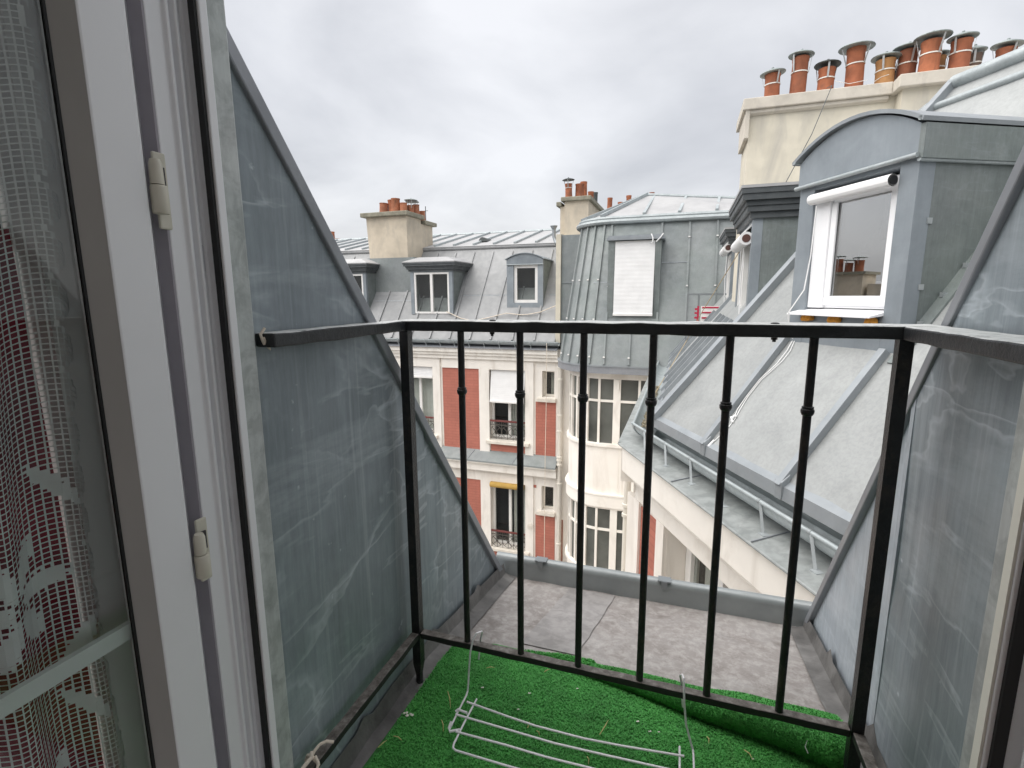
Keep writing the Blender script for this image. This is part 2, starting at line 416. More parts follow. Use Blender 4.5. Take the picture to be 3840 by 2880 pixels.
class MB:
    def __init__(s, F=WORLD):
        s.F, s.v, s.f = F, [], []

    def pts(s, ps, local=True):
        k = len(s.v)
        s.v += [s.F(*p) if local else Vector(p) for p in ps]
        return k

    def box(s, x0, x1, y0, y1, z0, z1):
        k = s.pts([(x0, y0, z0), (x1, y0, z0), (x1, y1, z0), (x0, y1, z0), (x0, y0, z1), (x1, y0, z1), (x1, y1, z1), (x0, y1, z1)])
        s.f += [tuple(k + i for i in q) for q in ((0, 3, 2, 1), (4, 5, 6, 7), (0, 1, 5, 4), (1, 2, 6, 5), (2, 3, 7, 6), (3, 0, 4, 7))]
        return s

    def prism(s, poly, ext):
        """poly: local points of one face, ext: local extrusion vector"""
        n = len(poly)
        k = s.pts(poly)
        s.pts([(p[0] + ext[0], p[1] + ext[1], p[2] + ext[2]) for p in poly])
        s.f += [tuple(range(k + n - 1, k - 1, -1)), tuple(range(k + n, k + 2 * n))]
        for i in range(n):
            j = (i + 1) % n
            s.f.append((k + i, k + j, k + n + j, k + n + i))
        return s

    def hull8(s, a, b):
        """two quads a, b (4 local points each) joined into a solid"""
        k = s.pts(list(a) + list(b))
        s.f += [(k + 3, k + 2, k + 1, k), (k + 4, k + 5, k + 6, k + 7)]
        for i in range(4):
            j = (i + 1) % 4
            s.f.append((k + i, k + j, k + 4 + j, k + 4 + i))
        return s

    def face(s, ps):
        k = s.pts(ps)
        s.f.append(tuple(range(k, k + len(ps))))
        return s

    def bar(s, p, q, w_, h_, upv=(0, 0, 1)):
        """rectangular bar between local points p,q"""
        P, Q = s.F(*p), s.F(*q)
        d = (Q - P).normalized()
        up_ = Vector(upv)
        sd_ = d.cross(up_)
        if sd_.length < 1e-5:
            sd_ = d.cross(Vector((1, 0, 0)))
        sd_.normalize()
        up_ = sd_.cross(d)
        k = len(s.v)
        for C in (P, Q):
            s.v += [C - sd_ * w_ / 2 - up_ * h_ / 2, C + sd_ * w_ / 2 - up_ * h_ / 2, C + sd_ * w_ / 2 + up_ * h_ / 2, C - sd_ * w_ / 2 + up_ * h_ / 2]
        s.f += [(k + 3, k + 2, k + 1, k), (k + 4, k + 5, k + 6, k + 7)]
        for i in range(4):
            j = (i + 1) % 4
            s.f.append((k + i, k + j, k + 4 + j, k + 4 + i))
        return s

    def tube(s, ps, r, n=8, cap=True):
        P = [s.F(*p) for p in ps]
        m_ = len(P)
        k = len(s.v)
        prev = None
        for i in range(m_):
            d = (P[min(i + 1, m_ - 1)] - P[max(i - 1, 0)]).normalized()
            if prev is None:
                a = d.cross(Vector((0, 0, 1)))
                if a.length < 1e-3:
                    a = d.cross(Vector((1, 0, 0)))
            else:
                a = prev - d * prev.dot(d)
            a.normalize()
            prev = a
            b_ = d.cross(a)
            rr = r[i] if isinstance(r, (list, tuple)) else r
            for j in range(n):
                t = 2 * math.pi * j / n
                s.v.append(P[i] + a * (rr * math.cos(t)) + b_ * (rr * math.sin(t)))
        for i in range(m_ - 1):
            for j in range(n):
                j2 = (j + 1) % n
                s.f.append((k + i * n + j, k + i * n + j2, k + (i + 1) * n + j2, k + (i + 1) * n + j))
        if cap:
            s.f.append(tuple(k + j for j in range(n - 1, -1, -1)))
            s.f.append(tuple(k + (m_ - 1) * n + j for j in range(n)))
        return s

    def lathe(s, c, prof, n=16, cap=True):
        C = s.F(*c)
        k = len(s.v)
        for r, z in prof:
            for j in range(n):
                t = 2 * math.pi * j / n
                s.v.append(C + Vector((r * math.cos(t), r * math.sin(t), z)))
        for i in range(len(prof) - 1):
            for j in range(n):
                j2 = (j + 1) % n
                s.f.append((k + i * n + j, k + i * n + j2, k + (i + 1) * n + j2, k + (i + 1) * n + j))
        if cap:
            s.f.append(tuple(k + j for j in range(n - 1, -1, -1)))
            s.f.append(tuple(k + (len(prof) - 1) * n + j for j in range(n)))
        return s

    def grid(s, rows, closed=False):
        """rows of local points joined as a sheet"""
        k = len(s.v)
        m_ = len(rows[0])
        for r in rows:
            s.pts(r)
        for i in range(len(rows) - 1):
            for j in range(m_ - 1):
                s.f.append((k + i * m_ + j, k + i * m_ + j + 1, k + (i + 1) * m_ + j + 1, k + (i + 1) * m_ + j))
        return s

    def build(s, name, mat, parent=None, smooth=False, bevel=0.0, loc=None, recalc=True):
        vs_ = s.v
        xs = [p.x for p in vs_]; ys = [p.y for p in vs_]; zs = [p.z for p in vs_]
        o = Vector(loc) if loc else Vector(((min(xs) + max(xs)) / 2, (min(ys) + max(ys)) / 2, min(zs)))
        me = bpy.data.meshes.new(name)
        me.from_pydata([p - o for p in vs_], [], s.f)
        if recalc:
            import bmesh
            bm = bmesh.new(); bm.from_mesh(me)
            bmesh.ops.recalc_face_normals(bm, faces=bm.faces)
            bm.to_mesh(me); bm.free()
        me.materials.append(M[mat])
        if smooth:
            me.polygons.foreach_set('use_smooth', [True] * len(me.polygons))
        me.update()
        ob = bpy.data.objects.new(name, me)
        col.objects.link(ob)
        if smooth:
            try:
                me.set_sharp_from_angle(angle=R(40))
            except Exception:
                pass
        place(ob, o, parent)
        if bevel:
            bv = ob.modifiers.new('bevel', 'BEVEL')
            bv.width = bevel
            bv.segments = 2
            bv.limit_method = 'ANGLE'
            bv.angle_limit = R(40)
        return ob


def place(ob, o, parent):
    wloc[ob.name] = Vector(o)
    if parent is not None:
        ob.parent = parent
        ob.location = Vector(o) - wloc[parent.name]
    else:
        ob.location = o


def tag(o, label, cat, group=None):
    o['label'] = label
    o['category'] = cat
    if group:
        o['group'] = group
    return o


def thing(name, label, cat, loc, group=None):
    o = bpy.data.objects.new(name, None)
    o.empty_display_size = 0.1
    col.objects.link(o)
    wloc[o.name] = Vector(loc)
    o.location = loc
    return tag(o, label, cat, group)


def struct(o):
    o['kind'] = 'structure'
    return o


def dup(src, offset, parent=None):
    """copy of one object (shares its mesh), moved by offset"""
    c = src.copy()
    col.objects.link(c)
    place(c, wloc[src.name] + Vector(offset), parent)
    return c


# ------------------------------------------------------------------ setting: court, room
struct(MB().box(-600, 600, -600, 600, -15.3, -15.0).build('courtyard_ground', 'asphalt'))

room = []
mb = MB()
mb.box(-2.2, -0.705, 0.40, 0.555, -1.25, 1.36)
mb.box(0.405, 2.2, 0.40, 0.555, -1.25, 1.36)
mb.box(-0.705, 0.405, 0.40, 0.555, 1.14, 1.36)
mb.box(-0.705, 0.405, 0.40, 0.555, -1.25, -1.02)
struct(mb.build('wall_window', 'room_paint'))
mb = MB()  # side wall, its unseen opening added to light the right jamb
mb.box(-2.3, -2.2, -3.2, -3.0, -1.25, 1.36)
mb.box(-2.3, -2.2, -0.10, 0.55, -1.25, 1.36)
mb.box(-2.3, -2.2, -3.0, -0.10, -1.25, -1.05)
mb.box(-2.3, -2.2, -3.0, -0.10, 1.28, 1.36)
struct(mb.build('wall_left', 'room_paint'))
mb = MB()                                   # side wall with an added, unseen opening to bring daylight onto the sash
mb.box(2.2, 2.3, -3.2, -3.0, -1.25, 1.36)
mb.box(2.2, 2.3, -0.10, 0.55, -1.25, 1.36)
mb.box(2.2, 2.3, -3.0, -0.10, -1.25, -1.05)
mb.box(2.2, 2.3, -3.0, -0.10, 1.28, 1.36)
struct(mb.build('wall_right', 'room_paint'))
struct(MB().box(-2.3, 2.3, -3.3, -3.2, -1.25, 1.36).build('wall_back', 'room_paint'))
struct(MB().box(-2.3, 2.3, -3.3, 0.55, -1.35, -1.25).build('floor', 'room_wood'))
struct(MB().box(-2.3, 2.3, -3.3, 0.55, 1.36, 1.40).build('ceiling', 'room_paint'))

# the house the camera stands in, outside the recess
own = thing('mansard_house', 'zinc mansard roof of the house around the balcony recess', 'house', (0, -2, -15))
mb = MB()
for x0, x1 in ((-7.0, -0.665), (0.47, 3.2)):
    mb.prism([(x0, 1.70, -1.14), (x0, 0.60, 0.31), (x0, 0.60, 1.405), (x0, 0.566, 1.405), (x0, 0.566, -1.2), (x0, 1.55, -1.2)], (x1 - x0, 0, 0))
mb.build('roof', 'zinc_slope', own)
mb = MB()
mb.prism([(-2.4, 0.62, 1.41), (-2.4, -1.6, 1.66), (-2.4, -3.5, 1.41)], (4.8, 0, 0))
mb.build('roof_top', 'zinc_top', own)
mb = MB()
mb.box(-7, 3.2, 1.30, 1.60, -15, -1.30)
mb.build('wall', 'cream_wall', own)
mb = MB()
mb.box(-0.72, 0.47, 0.56, 0.61, 1.10, 1.40)
mb.build('dormer_head', 'zinc_dormer', own)

# ------------------------------------------------------------------ balcony recess
XL, XR = -0.62, 0.425
fl = MB()
rows = []
NX, NY = 26, 22
for j in range(NY + 1):
    y = 0.56 + (1.725 - 0.56) * j / NY
    z = -0.965 if y < 1.08 else -0.965 - (y - 1.08) * (0.105 / 0.64)
    rows.append([(XL - 0.01 + (XR - XL + 0.02) * i / NX, y, z + 0.0035 * noise.noise((i * 0.4, j * 0.35, 3))) for i in range(NX + 1)])
fl.grid(rows)
floor = struct(fl.build('balcony_floor', 'zinc_floor', smooth=True, recalc=False))


def floor_z(y):
    return -0.965 if y < 1.08 else -0.965 - (y - 1.08) * (0.105 / 0.64)


# cleaner patch soldered over the sheet
pm = MB()
rows = []
for j in range(9):
    y = 1.27 + 0.44 * j / 8
    jit = 0.004 * noise.noise((j * 0.9, 1, 1))
    rows.append([(-0.405 + jit + 0.055 * (j / 8) + 0.165 * i / 4 + (0.003 * noise.noise((j * 1.3, 7, 2)) if i == 4 else 0), y, floor_z(y) + 0.003) for i in range(5)])
pm.grid(rows).build('patch', 'zinc_patch', floor, smooth=True, recalc=False)

er = thing('zinc_roll_edge', 'grey zinc roll edge along the outer end of the balcony floor', 'roof edge', (-0.1, 1.74, -1.1))
prof = [(1.722, -1.075), (1.728, -1.03), (1.728, -1.012)]
for k in range(9):
    a = math.pi * (1 - k / 8)
    prof.append((1.748 + 0.020 * math.cos(a), -1.010 + 0.020 * math.sin(a)))
prof += [(1.768, -1.12), (1.722, -1.12)]
mb = MB().prism([(XL - 0.03, y, z) for y, z in prof], (XR - XL + 0.05, 0, 0))
mb.build('roll', 'zinc_edge', er, smooth=True)
for x in (-0.47, -0.02):
    mb = MB().box(x - 0.022, x + 0.022, 1.724, 1.758, -0.992, -0.987)
    mb.box(x - 0.01, x + 0.01, 1.721, 1.727, -1.012, -0.988)
    mb.build('clip', 'grey_steel', er)


def cheek(side):
    left = side < 0
    x = XL if left else XR
    o = thing('cheek_wall', 'dark streaked zinc cheek wall on the hinge side of the open window' if left else 'pale streaked zinc cheek wall of the balcony beside the neighbouring dormer',
              'wall', (x, 1.1, -1.05), 'zinc cheek walls of the balcony recess')
    if left:
        ra, rb = (0.575, 0.381), (1.728, -1.092)
    else:
        ra, rb = (0.575, 0.66), (1.715, -1.06)

    def rz(y):
        t = (y - ra[0]) / (rb[0] - ra[0])
        return ra[1] + (rb[1] - ra[1]) * t
    th = 0.045 * (-1 if left else 1)
    ysplit = 1.135
    # near panel and far panel, slightly stepped, gently dished
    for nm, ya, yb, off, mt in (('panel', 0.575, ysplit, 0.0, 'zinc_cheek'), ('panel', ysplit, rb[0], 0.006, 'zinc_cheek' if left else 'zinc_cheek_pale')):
        xs = x - off * (1 if left else -1)
        mbp = MB()
        rows = []
        n = 14
        for j in range(n + 1):
            y = ya + (yb - ya) * j / n
            zt = rz(y)
            zb = floor_z(y) - 0.02
            row = []
            for i in range(19):
                z = zb + (zt - zb) * i / 18
                d = 0.0045 * noise.noise((y * 3.1, z * 2.3, 5 + side)) + 0.002 * noise.noise((y * 9, z * 7, 2))
                row.append((xs + d, y, z))
            rows.append(row)
        mbp.grid(rows)
        mbp.build(nm, mt, o, smooth=True, recalc=False)
    # body behind the sheet
    MB().prism([(x + th * 0.25, 0.575, -1.1), (x + th * 0.25, rb[0], rb[1] - 0.06), (x + th * 0.25, rb[0], rb[1] - 0.012), (x + th * 0.25, 0.575, ra[1] - 0.012)], (th, 0, 0)).build('core', 'zinc_rake', o)
    if not left:
        MB().box(x - 0.004, x + 0.004, ysplit - 0.004, ysplit + 0.012, floor_z(ysplit), rz(ysplit)).build('fold', 'zinc_cheek_pale', o)
    # raking cover strip
    dy, dz = rb[0] - ra[0], rb[1] - ra[1]
    ln = math.hypot(dy, dz)
    ny, nz = -dz / ln, dy / ln
    h = 0.017 if left else 0.017
    ext = 0.008
    a0 = (ra[0] - 0.02 * dy / ln, ra[1] - 0.02 * dz / ln)
    b0 = (rb[0] + 0.035 * dy / ln, rb[1] + 0.035 * dz / ln)
    mbr = MB()
    xa, xb = (x + ext, x - 0.05) if left else (x - ext, x + 0.05)
    mbr.hull8([(xa, a0[0] - ny * 0.007, a0[1] - nz * 0.007), (xb, a0[0] - ny * 0.007, a0[1] - nz * 0.007), (xb, a0[0] + ny * h, a0[1] + nz * h), (xa, a0[0] + ny * h, a0[1] + nz * h)],
              [(xa, b0[0] - ny * 0.007, b0[1] - nz * 0.007), (xb, b0[0] - ny * 0.007, b0[1] - nz * 0.007), (xb, b0[0] + ny * h, b0[1] + nz * h), (xa, b0[0] + ny * h, b0[1] + nz * h)])
    mbr.build('rake_strip', 'zinc_rake', o, bevel=0.003)
    # lead skirting with little turned-up tabs
    sg = 1 if left else -1
    mbs = MB()
    rows = []
    for j in range(40):
        y = 0.58 + (rb[0] - 0.585) * j / 39
        zf = floor_z(y)
        hh = 0.052 + 0.007 * noise.noise((y * 9, side, 0))
        tab = max(0, 1 - abs(((y * 3.1) % 1) - 0.5) * 16) * 0.03
        wv_ = 0.003 * noise.noise((y * 14, side, 4))
        rows.append([(x + sg * 0.004, y, zf + hh + tab), (x + sg * (0.008 + wv_), y, zf + 0.03), (x + sg * (0.012 + wv_), y, zf + 0.012),
                     (x + sg * 0.03, y, zf + 0.006), (x + sg * (0.055 + wv_), y, zf + 0.0045)])
    mbs.grid(rows).build('skirting', 'lead_skirting', o, smooth=True, recalc=False)
    return o


cheek(-1)
cheek(1)

# ------------------------------------------------------------------ window of the room
wf = thing('window_frame', 'fixed white window frame with black seal around the open window', 'window frame', (-0.15, 0.52, -1.02))
P = [(-0.705, 0.476), (-0.652, 0.476), (-0.652, 0.4995), (-0.6255, 0.4995), (-0.6255, 0.521), (-0.620, 0.523), (-0.620, 0.5275), (-0.629, 0.529), (-0.629, 0.532), (-0.618, 0.534),
     (-0.618, 0.538), (-0.630, 0.540), (-0.630, 0.5475), (-0.626, 0.548), (-0.626, 0.5515), (-0.598, 0.552), (-0.598, 0.5645), (-0.705, 0.5645)]
MB().prism([(x, y, -1.02) for x, y in P], (0, 0, 2.16)).build('jamb', 'white_pvc', wf, bevel=0.0015)
MB().prism([(-x - 0.30, y, -1.02) for x, y in P], (0, 0, 2.16)).build('jamb', 'white_pvc', wf, bevel=0.0015)
MB().box(-0.60, 0.30, 0.476, 0.563, 1.06, 1.14).build('head', 'white_pvc', wf)
MB().box(-0.60, 0.30, 0.476, 0.563, -1.02, -0.975).build('threshold', 'white_pvc', wf)
for s_, x in ((1, -0.600), (-1, 0.300)):
    xa, xb = sorted((x - s_ * 0.002, x - s_ * 0.012))
    MB().box(xa, xb, 0.5478, 0.5533, -0.97, 1.05).build('gasket', 'gasket', wf)
MB().box(0.2955, 0.2978, 0.5540, 0.5655, -0.97, 1.05).build('seal', 'cream_seal', wf)
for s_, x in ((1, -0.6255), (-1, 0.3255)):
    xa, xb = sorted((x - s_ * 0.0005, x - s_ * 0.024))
    MB().box(xa, xb, 0.4965, 0.4993, -0.97, 1.05).build('gap_shade_strip', 'gap_shade_grey', wf)  # grey strip standing in for the shade in the jamb's rebate gap
for z in (0.035, -0.33):
    MB().box(-0.640, -0.6245, 0.5385, 0.5465, z, z + 0.036).build('striker', 'white_pvc_shade', wf, bevel=0.002)
for z in (0.135, -0.345):
    mb = MB()
    mb.lathe((-0.611, 0.4800, z - 0.034), [(0.0085, 0), (0.0095, 0.002), (0.0095, 0.031), (0.0085, 0.033)], 16)
    hg = mb.build('hinge', 'hinge_plastic', wf, smooth=True)
    MB().lathe((-0.611, 0.4790, z), [(0.0076, 0), (0.0072, 0.024), (0.0055, 0.029)], 14).build('pin', 'hinge_plastic', hg, smooth=True)
    MB().box(-0.6285, -0.6235, 0.4870, 0.5035, z - 0.050, z + 0.042).build('plate', 'hinge_plastic', hg, bevel=0.002)
    MB().box(-0.6232, -0.6210, 0.4900, 0.4985, z - 0.002, z + 0.024).build('slot', 'hinge_brown', hg)

# zinc corner strips between the frame and the cheek walls
tag(MB().box(-0.66, -0.604, 0.5650, 0.600, -0.99, 1.13).build('corner_strip', 'zinc_strip', bevel=0.003),
    'spotted galvanised corner strip between white window frame and dark cheek wall', 'strip')
tag(MB().box(0.304, 0.475, 0.5660, 0.600, -0.99, 1.13).build('corner_strip', 'zinc_strip', bevel=0.003),
    'galvanised corner strip beside the cream seal of the right window jamb', 'strip')

sa = thing('casement_sash', 'open white casement leaf with a lace curtain behind its glass', 'window sash', (-0.64, 0.2, -0.97))
MB().box(-0.672, -0.6125, 0.4135, 0.4675, -0.96, 1.05).build('stile', 'white_pvc', sa, bevel=0.0025)
MB().box(-0.672, -0.6125, -0.110, -0.050, -0.96, 1.05).build('stile', 'white_pvc', sa, bevel=0.0025)
MB().box(-0.672, -0.6125, -0.050, 0.4135, 0.97, 1.05).build('rail', 'white_pvc', sa, bevel=0.0025)
MB().box(-0.672, -0.6125, -0.050, 0.4135, -0.96, -0.88).build('rail', 'white_pvc', sa, bevel=0.0025)
MB().prism([(-0.613, 0.4135, -0.88), (-0.634, 0.3985, -0.88), (-0.640, 0.3985, -0.88), (-0.640, 0.4135, -0.88)], (0, 0, 1.85)).build('glazing_bead', 'pvc_bead', sa)
MB().box(-0.6375, -0.6335, 0.3955, 0.3984, -0.88, 0.97).build('gasket', 'gasket', sa)
MB().box(-0.6395, -0.6355, -0.052, 0.3955, -0.88, 0.97).build('pane', 'window_glass', sa)
MB().box(-0.6520, -0.6440, -0.050, 0.4134, -0.425, -0.404).build('reflection_bar', 'white_pvc', sa)  # pale bar modelled in place of a reflection in the pane
mb = MB()
for k in range(80):
    z = -0.93 + k * 0.0055
    mb.box(-0.6225, -0.6175, 0.4680, 0.4695, z, z + 0.0035)
mb.build('brush_seal', 'white_pvc_shade', sa)

# ------------------------------------------------------------------ lace curtain: a net of real threads with filled flowers
cx0 = -0.700


def curt(s, z):
    """s in metres of cloth from the free edge (s=0 at Y=.415) towards the room"""
    y = 0.418 - 0.80 * s + 0.006 * math.sin(z * 5 + s * 9)
    x = cx0 + 0.015 * math.sin(s * 62 + 0.8 * math.sin(z * 3.2)) + 0.006 * math.sin(s * 24 + z * 2)
    zz = z + 0.010 * math.sin(s * 40 + z * 2)
    return (x, y, zz)


CW, CH = 0.0082, 0.0066
ncol, nrow = 55, 228
z_top = 0.62
mb = MB()
fill_c = {}


MOTIF = []
for mz in (-0.33, -0.62):                    # two sprays of petals and leaves
    for q in range(6):
        a = q * math.pi / 3
        MOTIF.append((0.115 + 0.038 * math.cos(a), mz + 0.042 * math.sin(a), 0.013, 0.030, a + math.pi / 2))
    MOTIF += [(0.045, mz - 0.09, 0.010, 0.040, 0.6), (0.20, mz - 0.08, 0.011, 0.045, -0.5), (0.24, mz + 0.10, 0.011, 0.045, 0.4), (0.05, mz + 0.11, 0.009, 0.036, -0.7)]
MOTIF += [(0.16, 0.02, 0.010, 0.05, 0.3), (0.23, -0.05, 0.010, 0.05, -0.4)]


def filled(i, j):
    """0 = open net, 1 = solid motif; soft at the motif edges"""
    s, z = i * CW, z_top - j * CH
    f = 0.0
    for cs0, cz0, rs, rz_, ta in MOTIF:
        ds, dz_ = s - cs0, z - cz0
        u_ = (ds * math.cos(ta) + dz_ * math.sin(ta)) / rs
        v_ = (-ds * math.sin(ta) + dz_ * math.cos(ta)) / rz_
        f = max(f, (1.12 - math.hypot(u_, v_)) / 0.3)
    return max(0.0, min(1.0, f))


def edge_cut(j):
    return int(2.2 + 1.9 * math.sin(j * CH * 118))      # scalloped free edge


for j in range(nrow):
    e0 = max(0, edge_cut(j))
    for i in range(e0, ncol):
        s0, z0 = i * CW, z_top - j * CH
        off = 0.0
        fl_ = filled(i, j)
        if fl_ > 0.92:
            mb.face([curt(s0 + off, z0), curt(s0 + off + CW, z0), curt(s0 + off + CW, z0 - CH), curt(s0 + off, z0 - CH)])
            continue
        tv, thh = CW * (0.22 + 0.7 * fl_), CH * (0.22 + 0.7 * fl_)
        mb.face([curt(s0 + off, z0), curt(s0 + off + tv, z0), curt(s0 + off + tv, z0 - CH), curt(s0 + off, z0 - CH)])
        mb.face([curt(s0 + off + tv, z0), curt(s0 + off + CW, z0), curt(s0 + off + CW, z0 - thh), curt(s0 + off + tv, z0 - thh)])
    ed = e0 * CW
    mb.face([curt(ed - 0.003, z_top - j * CH), curt(ed + 0.003, z_top - j * CH), curt(ed + 0.003, z_top - (j + 1) * CH), curt(ed - 0.003, z_top - (j + 1) * CH)])
lc = mb.build('lace_curtain', 'lace_thread', recalc=False)
tag(lc, 'white lace net curtain with scalloped edge behind the open window leaf', 'curtain')
# dark red drape hanging further in
mb = MB()
rows = []
for j in range(16):
    z = -1.2 + 1.28 * j / 15
    rows.append([(-0.750 + 0.014 * math.sin(i * 1.1 + 0.2 * j), 0.397 - i * 0.028, z) for i in range(34)])
mb.grid(rows)
tag(mb.build('red_drape', 'red_cloth', smooth=True, recalc=False), 'dark red drape seen through the holes of the lace curtain', 'drape')
mb = MB()  # dark sheet added so the room reads dark through the upper net
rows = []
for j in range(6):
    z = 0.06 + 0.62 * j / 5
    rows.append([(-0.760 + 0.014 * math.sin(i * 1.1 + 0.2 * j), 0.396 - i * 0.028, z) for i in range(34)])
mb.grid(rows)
tag(mb.build('dark_backing', 'dark_room', smooth=True, recalc=False), 'added blackish sheet behind the upper part of the lace curtain', 'drape')

# ------------------------------------------------------------------ iron railing
rl = thing('balcony_railing', 'black iron balcony railing with collared bars and worn handrail', 'railing', (-0.12, 1.0, -0.97))
YF = 1.0
ZU, ZL_ = -0.052, -0.0745


def wavy_bar(name, p, q, wd, ht, mt, n=24, bev=0.003, amp=0.0008):
    """bar along p->q (top inner edge line given by its centre), slightly uneven as hand-painted iron"""
    Pv, Qv = Vector(p), Vector(q)
    d = (Qv - Pv).normalized()
    sd_ = d.cross(Vector((0, 0, 1))).normalized()
    m2 = MB()
    k0 = 0
    for i in range(n + 1):
        C = Pv + (Qv - Pv) * (i / n)
        for a, b_ in ((-1, -1), (1, -1), (1, 1), (-1, 1)):
            jx = amp * noise.noise((C.x * 17 + a, C.y * 17 + b_, 1)) * 2
            jz = amp * noise.noise((C.x * 19 + a, C.y * 19 + b_, 5)) * 2
            m2.v.append(C + sd_ * (a * wd / 2 + jx) + Vector((0, 0, b_ * ht / 2 + jz)))
        if i:
            for c in range(4):
                c2_ = (c + 1) % 4
                m2.f.append((k0 - 4 + c, k0 - 4 + c2_, k0 + c2_, k0 + c))
        k0 = len(m2.v)
    m2.f.append((3, 2, 1, 0)); m2.f.append((k0 - 4, k0 - 3, k0 - 2, k0 - 1))
    return m2.build(name, mt, rl, bevel=bev, smooth=False)


hh, hw = 0.0225, 0.078
zc_ = (ZU + ZL_) / 2
XI0, XI1 = -0.581, 0.342
wavy_bar('handrail', (XI0 - 0.037, YF + hw / 2, zc_), (XI1 + 0.068, YF + hw / 2, zc_), hw, hh, 'worn_iron', 40)
wavy_bar('handrail', (XI0 - 0.0185, 0.612, zc_ - 0.0005), (XI0 - 0.0185, YF - 0.0005, zc_ - 0.0005), 0.037, hh, 'worn_iron', 24, amp=0.0007)
wavy_bar('handrail', (XI1 + 0.034, 0.60, zc_ - 0.0005), (XI1 + 0.034, YF - 0.0005, zc_ - 0.0005), 0.068, hh, 'worn_iron', 24, amp=0.0006)
bz = -0.8235
wavy_bar('bottom_rail', (-0.5775, YF + 0.010, bz), (0.3385, YF + 0.010, bz), 0.0195, 0.0155, 'rusty_iron', 40, 0.002)
wavy_bar('bottom_rail', (-0.5905, 0.585, bz - 0.001), (-0.5905, YF - 0.001, bz - 0.001), 0.021, 0.0155, 'rusty_iron', 24, 0.002)
wavy_bar('bottom_rail', (0.3515, 0.585, bz - 0.001), (0.3515, YF - 0.001, bz - 0.001), 0.021, 0.0155, 'rusty_iron', 24, 0.002)
for x in (-0.5895, 0.3495):
    mb = MB()
    mb.box(x - 0.0105, x + 0.0105, YF - 0.0005, YF + 0.0205, -0.905, ZL_ - 0.0002)
    mb.hull8([(x - 0.0105, YF - 0.0005, -0.905), (x + 0.0105, YF - 0.0005, -0.905), (x + 0.0105, YF + 0.0205, -0.905), (x - 0.0105, YF + 0.0205, -0.905)],
             [(x - 0.006, YF + 0.003, -0.935), (x + 0.006, YF + 0.003, -0.935), (x + 0.006, YF + 0.017, -0.935), (x - 0.006, YF + 0.017, -0.935)])
    mb.box(x - 0.006, x + 0.006, YF + 0.003, YF + 0.017, -0.965, -0.9352)
    mb.build('post', 'black_iron', rl)
    MB().lathe((x, YF + 0.01, -0.968), [(0.011, 0), (0.0115, 0.006), (0.008, 0.012)], 12).build('foot', 'black_iron', rl, smooth=True)
bal = None
for x in (-0.455, -0.321, -0.187, -0.053, 0.082, 0.217):
    if bal is None:
        bal = MB().lathe((x, YF + 0.010, 0), [(0.0074, -0.816), (0.0074, -0.0748)], 16).build('baluster', 'black_iron', rl, smooth=True)
        cl_ = MB().lathe((x, YF + 0.010, -0.205), [(0.0076, -0.0085), (0.0090, -0.0075), (0.0110, -0.0035), (0.0114, 0.0), (0.0110, 0.003), (0.0092, 0.0045), (0.0090, 0.005), (0.0100, 0.0055), (0.0100, 0.0075), (0.0088, 0.0082), (0.0076, 0.009)], 20).build('collar', 'black_iron', bal, smooth=True)
        bx = x
    else:
        b2 = dup(bal, (x - bx, 0, 0), rl)
        dup(cl_, (x - bx, 0, 0), b2)
for x in (-0.385, 0.155):
    MB().lathe((x, YF + 0.02, ZU + 0.0005), [(0.0075, 0), (0.007, 0.0016), (0.004, 0.0024)], 12).build('bolt', 'black_iron', rl, smooth=True)
    MB().lathe((x, YF + 0.016, ZL_ - 0.009), [(0.0032, 0), (0.0032, 0.0035), (0.0055, 0.004), (0.0055, 0.0088)], 6).build('nut', 'black_iron', rl)

# knotted cord ends
cd = MB()
cd.tube([(-0.602, 0.617, -0.046), (-0.603, 0.609, -0.055), (-0.600, 0.609, -0.064), (-0.600, 0.612, -0.070)], 0.0022, 8)
cd.tube([(-0.601, 0.611, -0.060), (-0.598, 0.616, -0.068), (-0.601, 0.619, -0.073), (-0.599, 0.622, -0.080)], [0.003, 0.004, 0.0035, 0.0006], 8)
tag(cd.build('cord_knot', 'cord_cream', smooth=True), 'frayed cream cord knotted at the wall end of the handrail', 'cord')
cd = MB()
zz = -0.806
cd.tube([(-0.572, 0.664, zz + 0.001), (-0.582, 0.657, zz + 0.006), (-0.589, 0.648, zz + 0.006), (-0.592, 0.637, zz + 0.002), (-0.592, 0.626, zz - 0.003)], 0.0027, 8)
cd.tube([(-0.604, 0.627, zz - 0.012), (-0.598, 0.6262, zz + 0.001), (-0.590, 0.6258, zz + 0.003), (-0.5795, 0.6265, zz - 0.006), (-0.5785, 0.629, zz - 0.016)], 0.003, 8)
cd.tube([(-0.594, 0.631, zz + 0.003), (-0.586, 0.622, zz + 0.0045), (-0.589, 0.612, zz + 0.001), (-0.590, 0.598, zz - 0.001)], 0.0034, 8)
cd.tube([(-0.583, 0.628, zz + 0.002), (-0.572, 0.622, zz - 0.002), (-0.569, 0.612, zz - 0.012)], 0.0026, 8)
tag(cd.build('cord_knot', 'cord_cream', smooth=True), 'cream cord tied round the lower side rail near the window', 'cord')

# ------------------------------------------------------------------ artificial turf mat
tm = thing('turf_mat', 'green artificial turf mat with its front edge buckled up under the railing', 'mat', (-0.11, 0.9, -0.963))


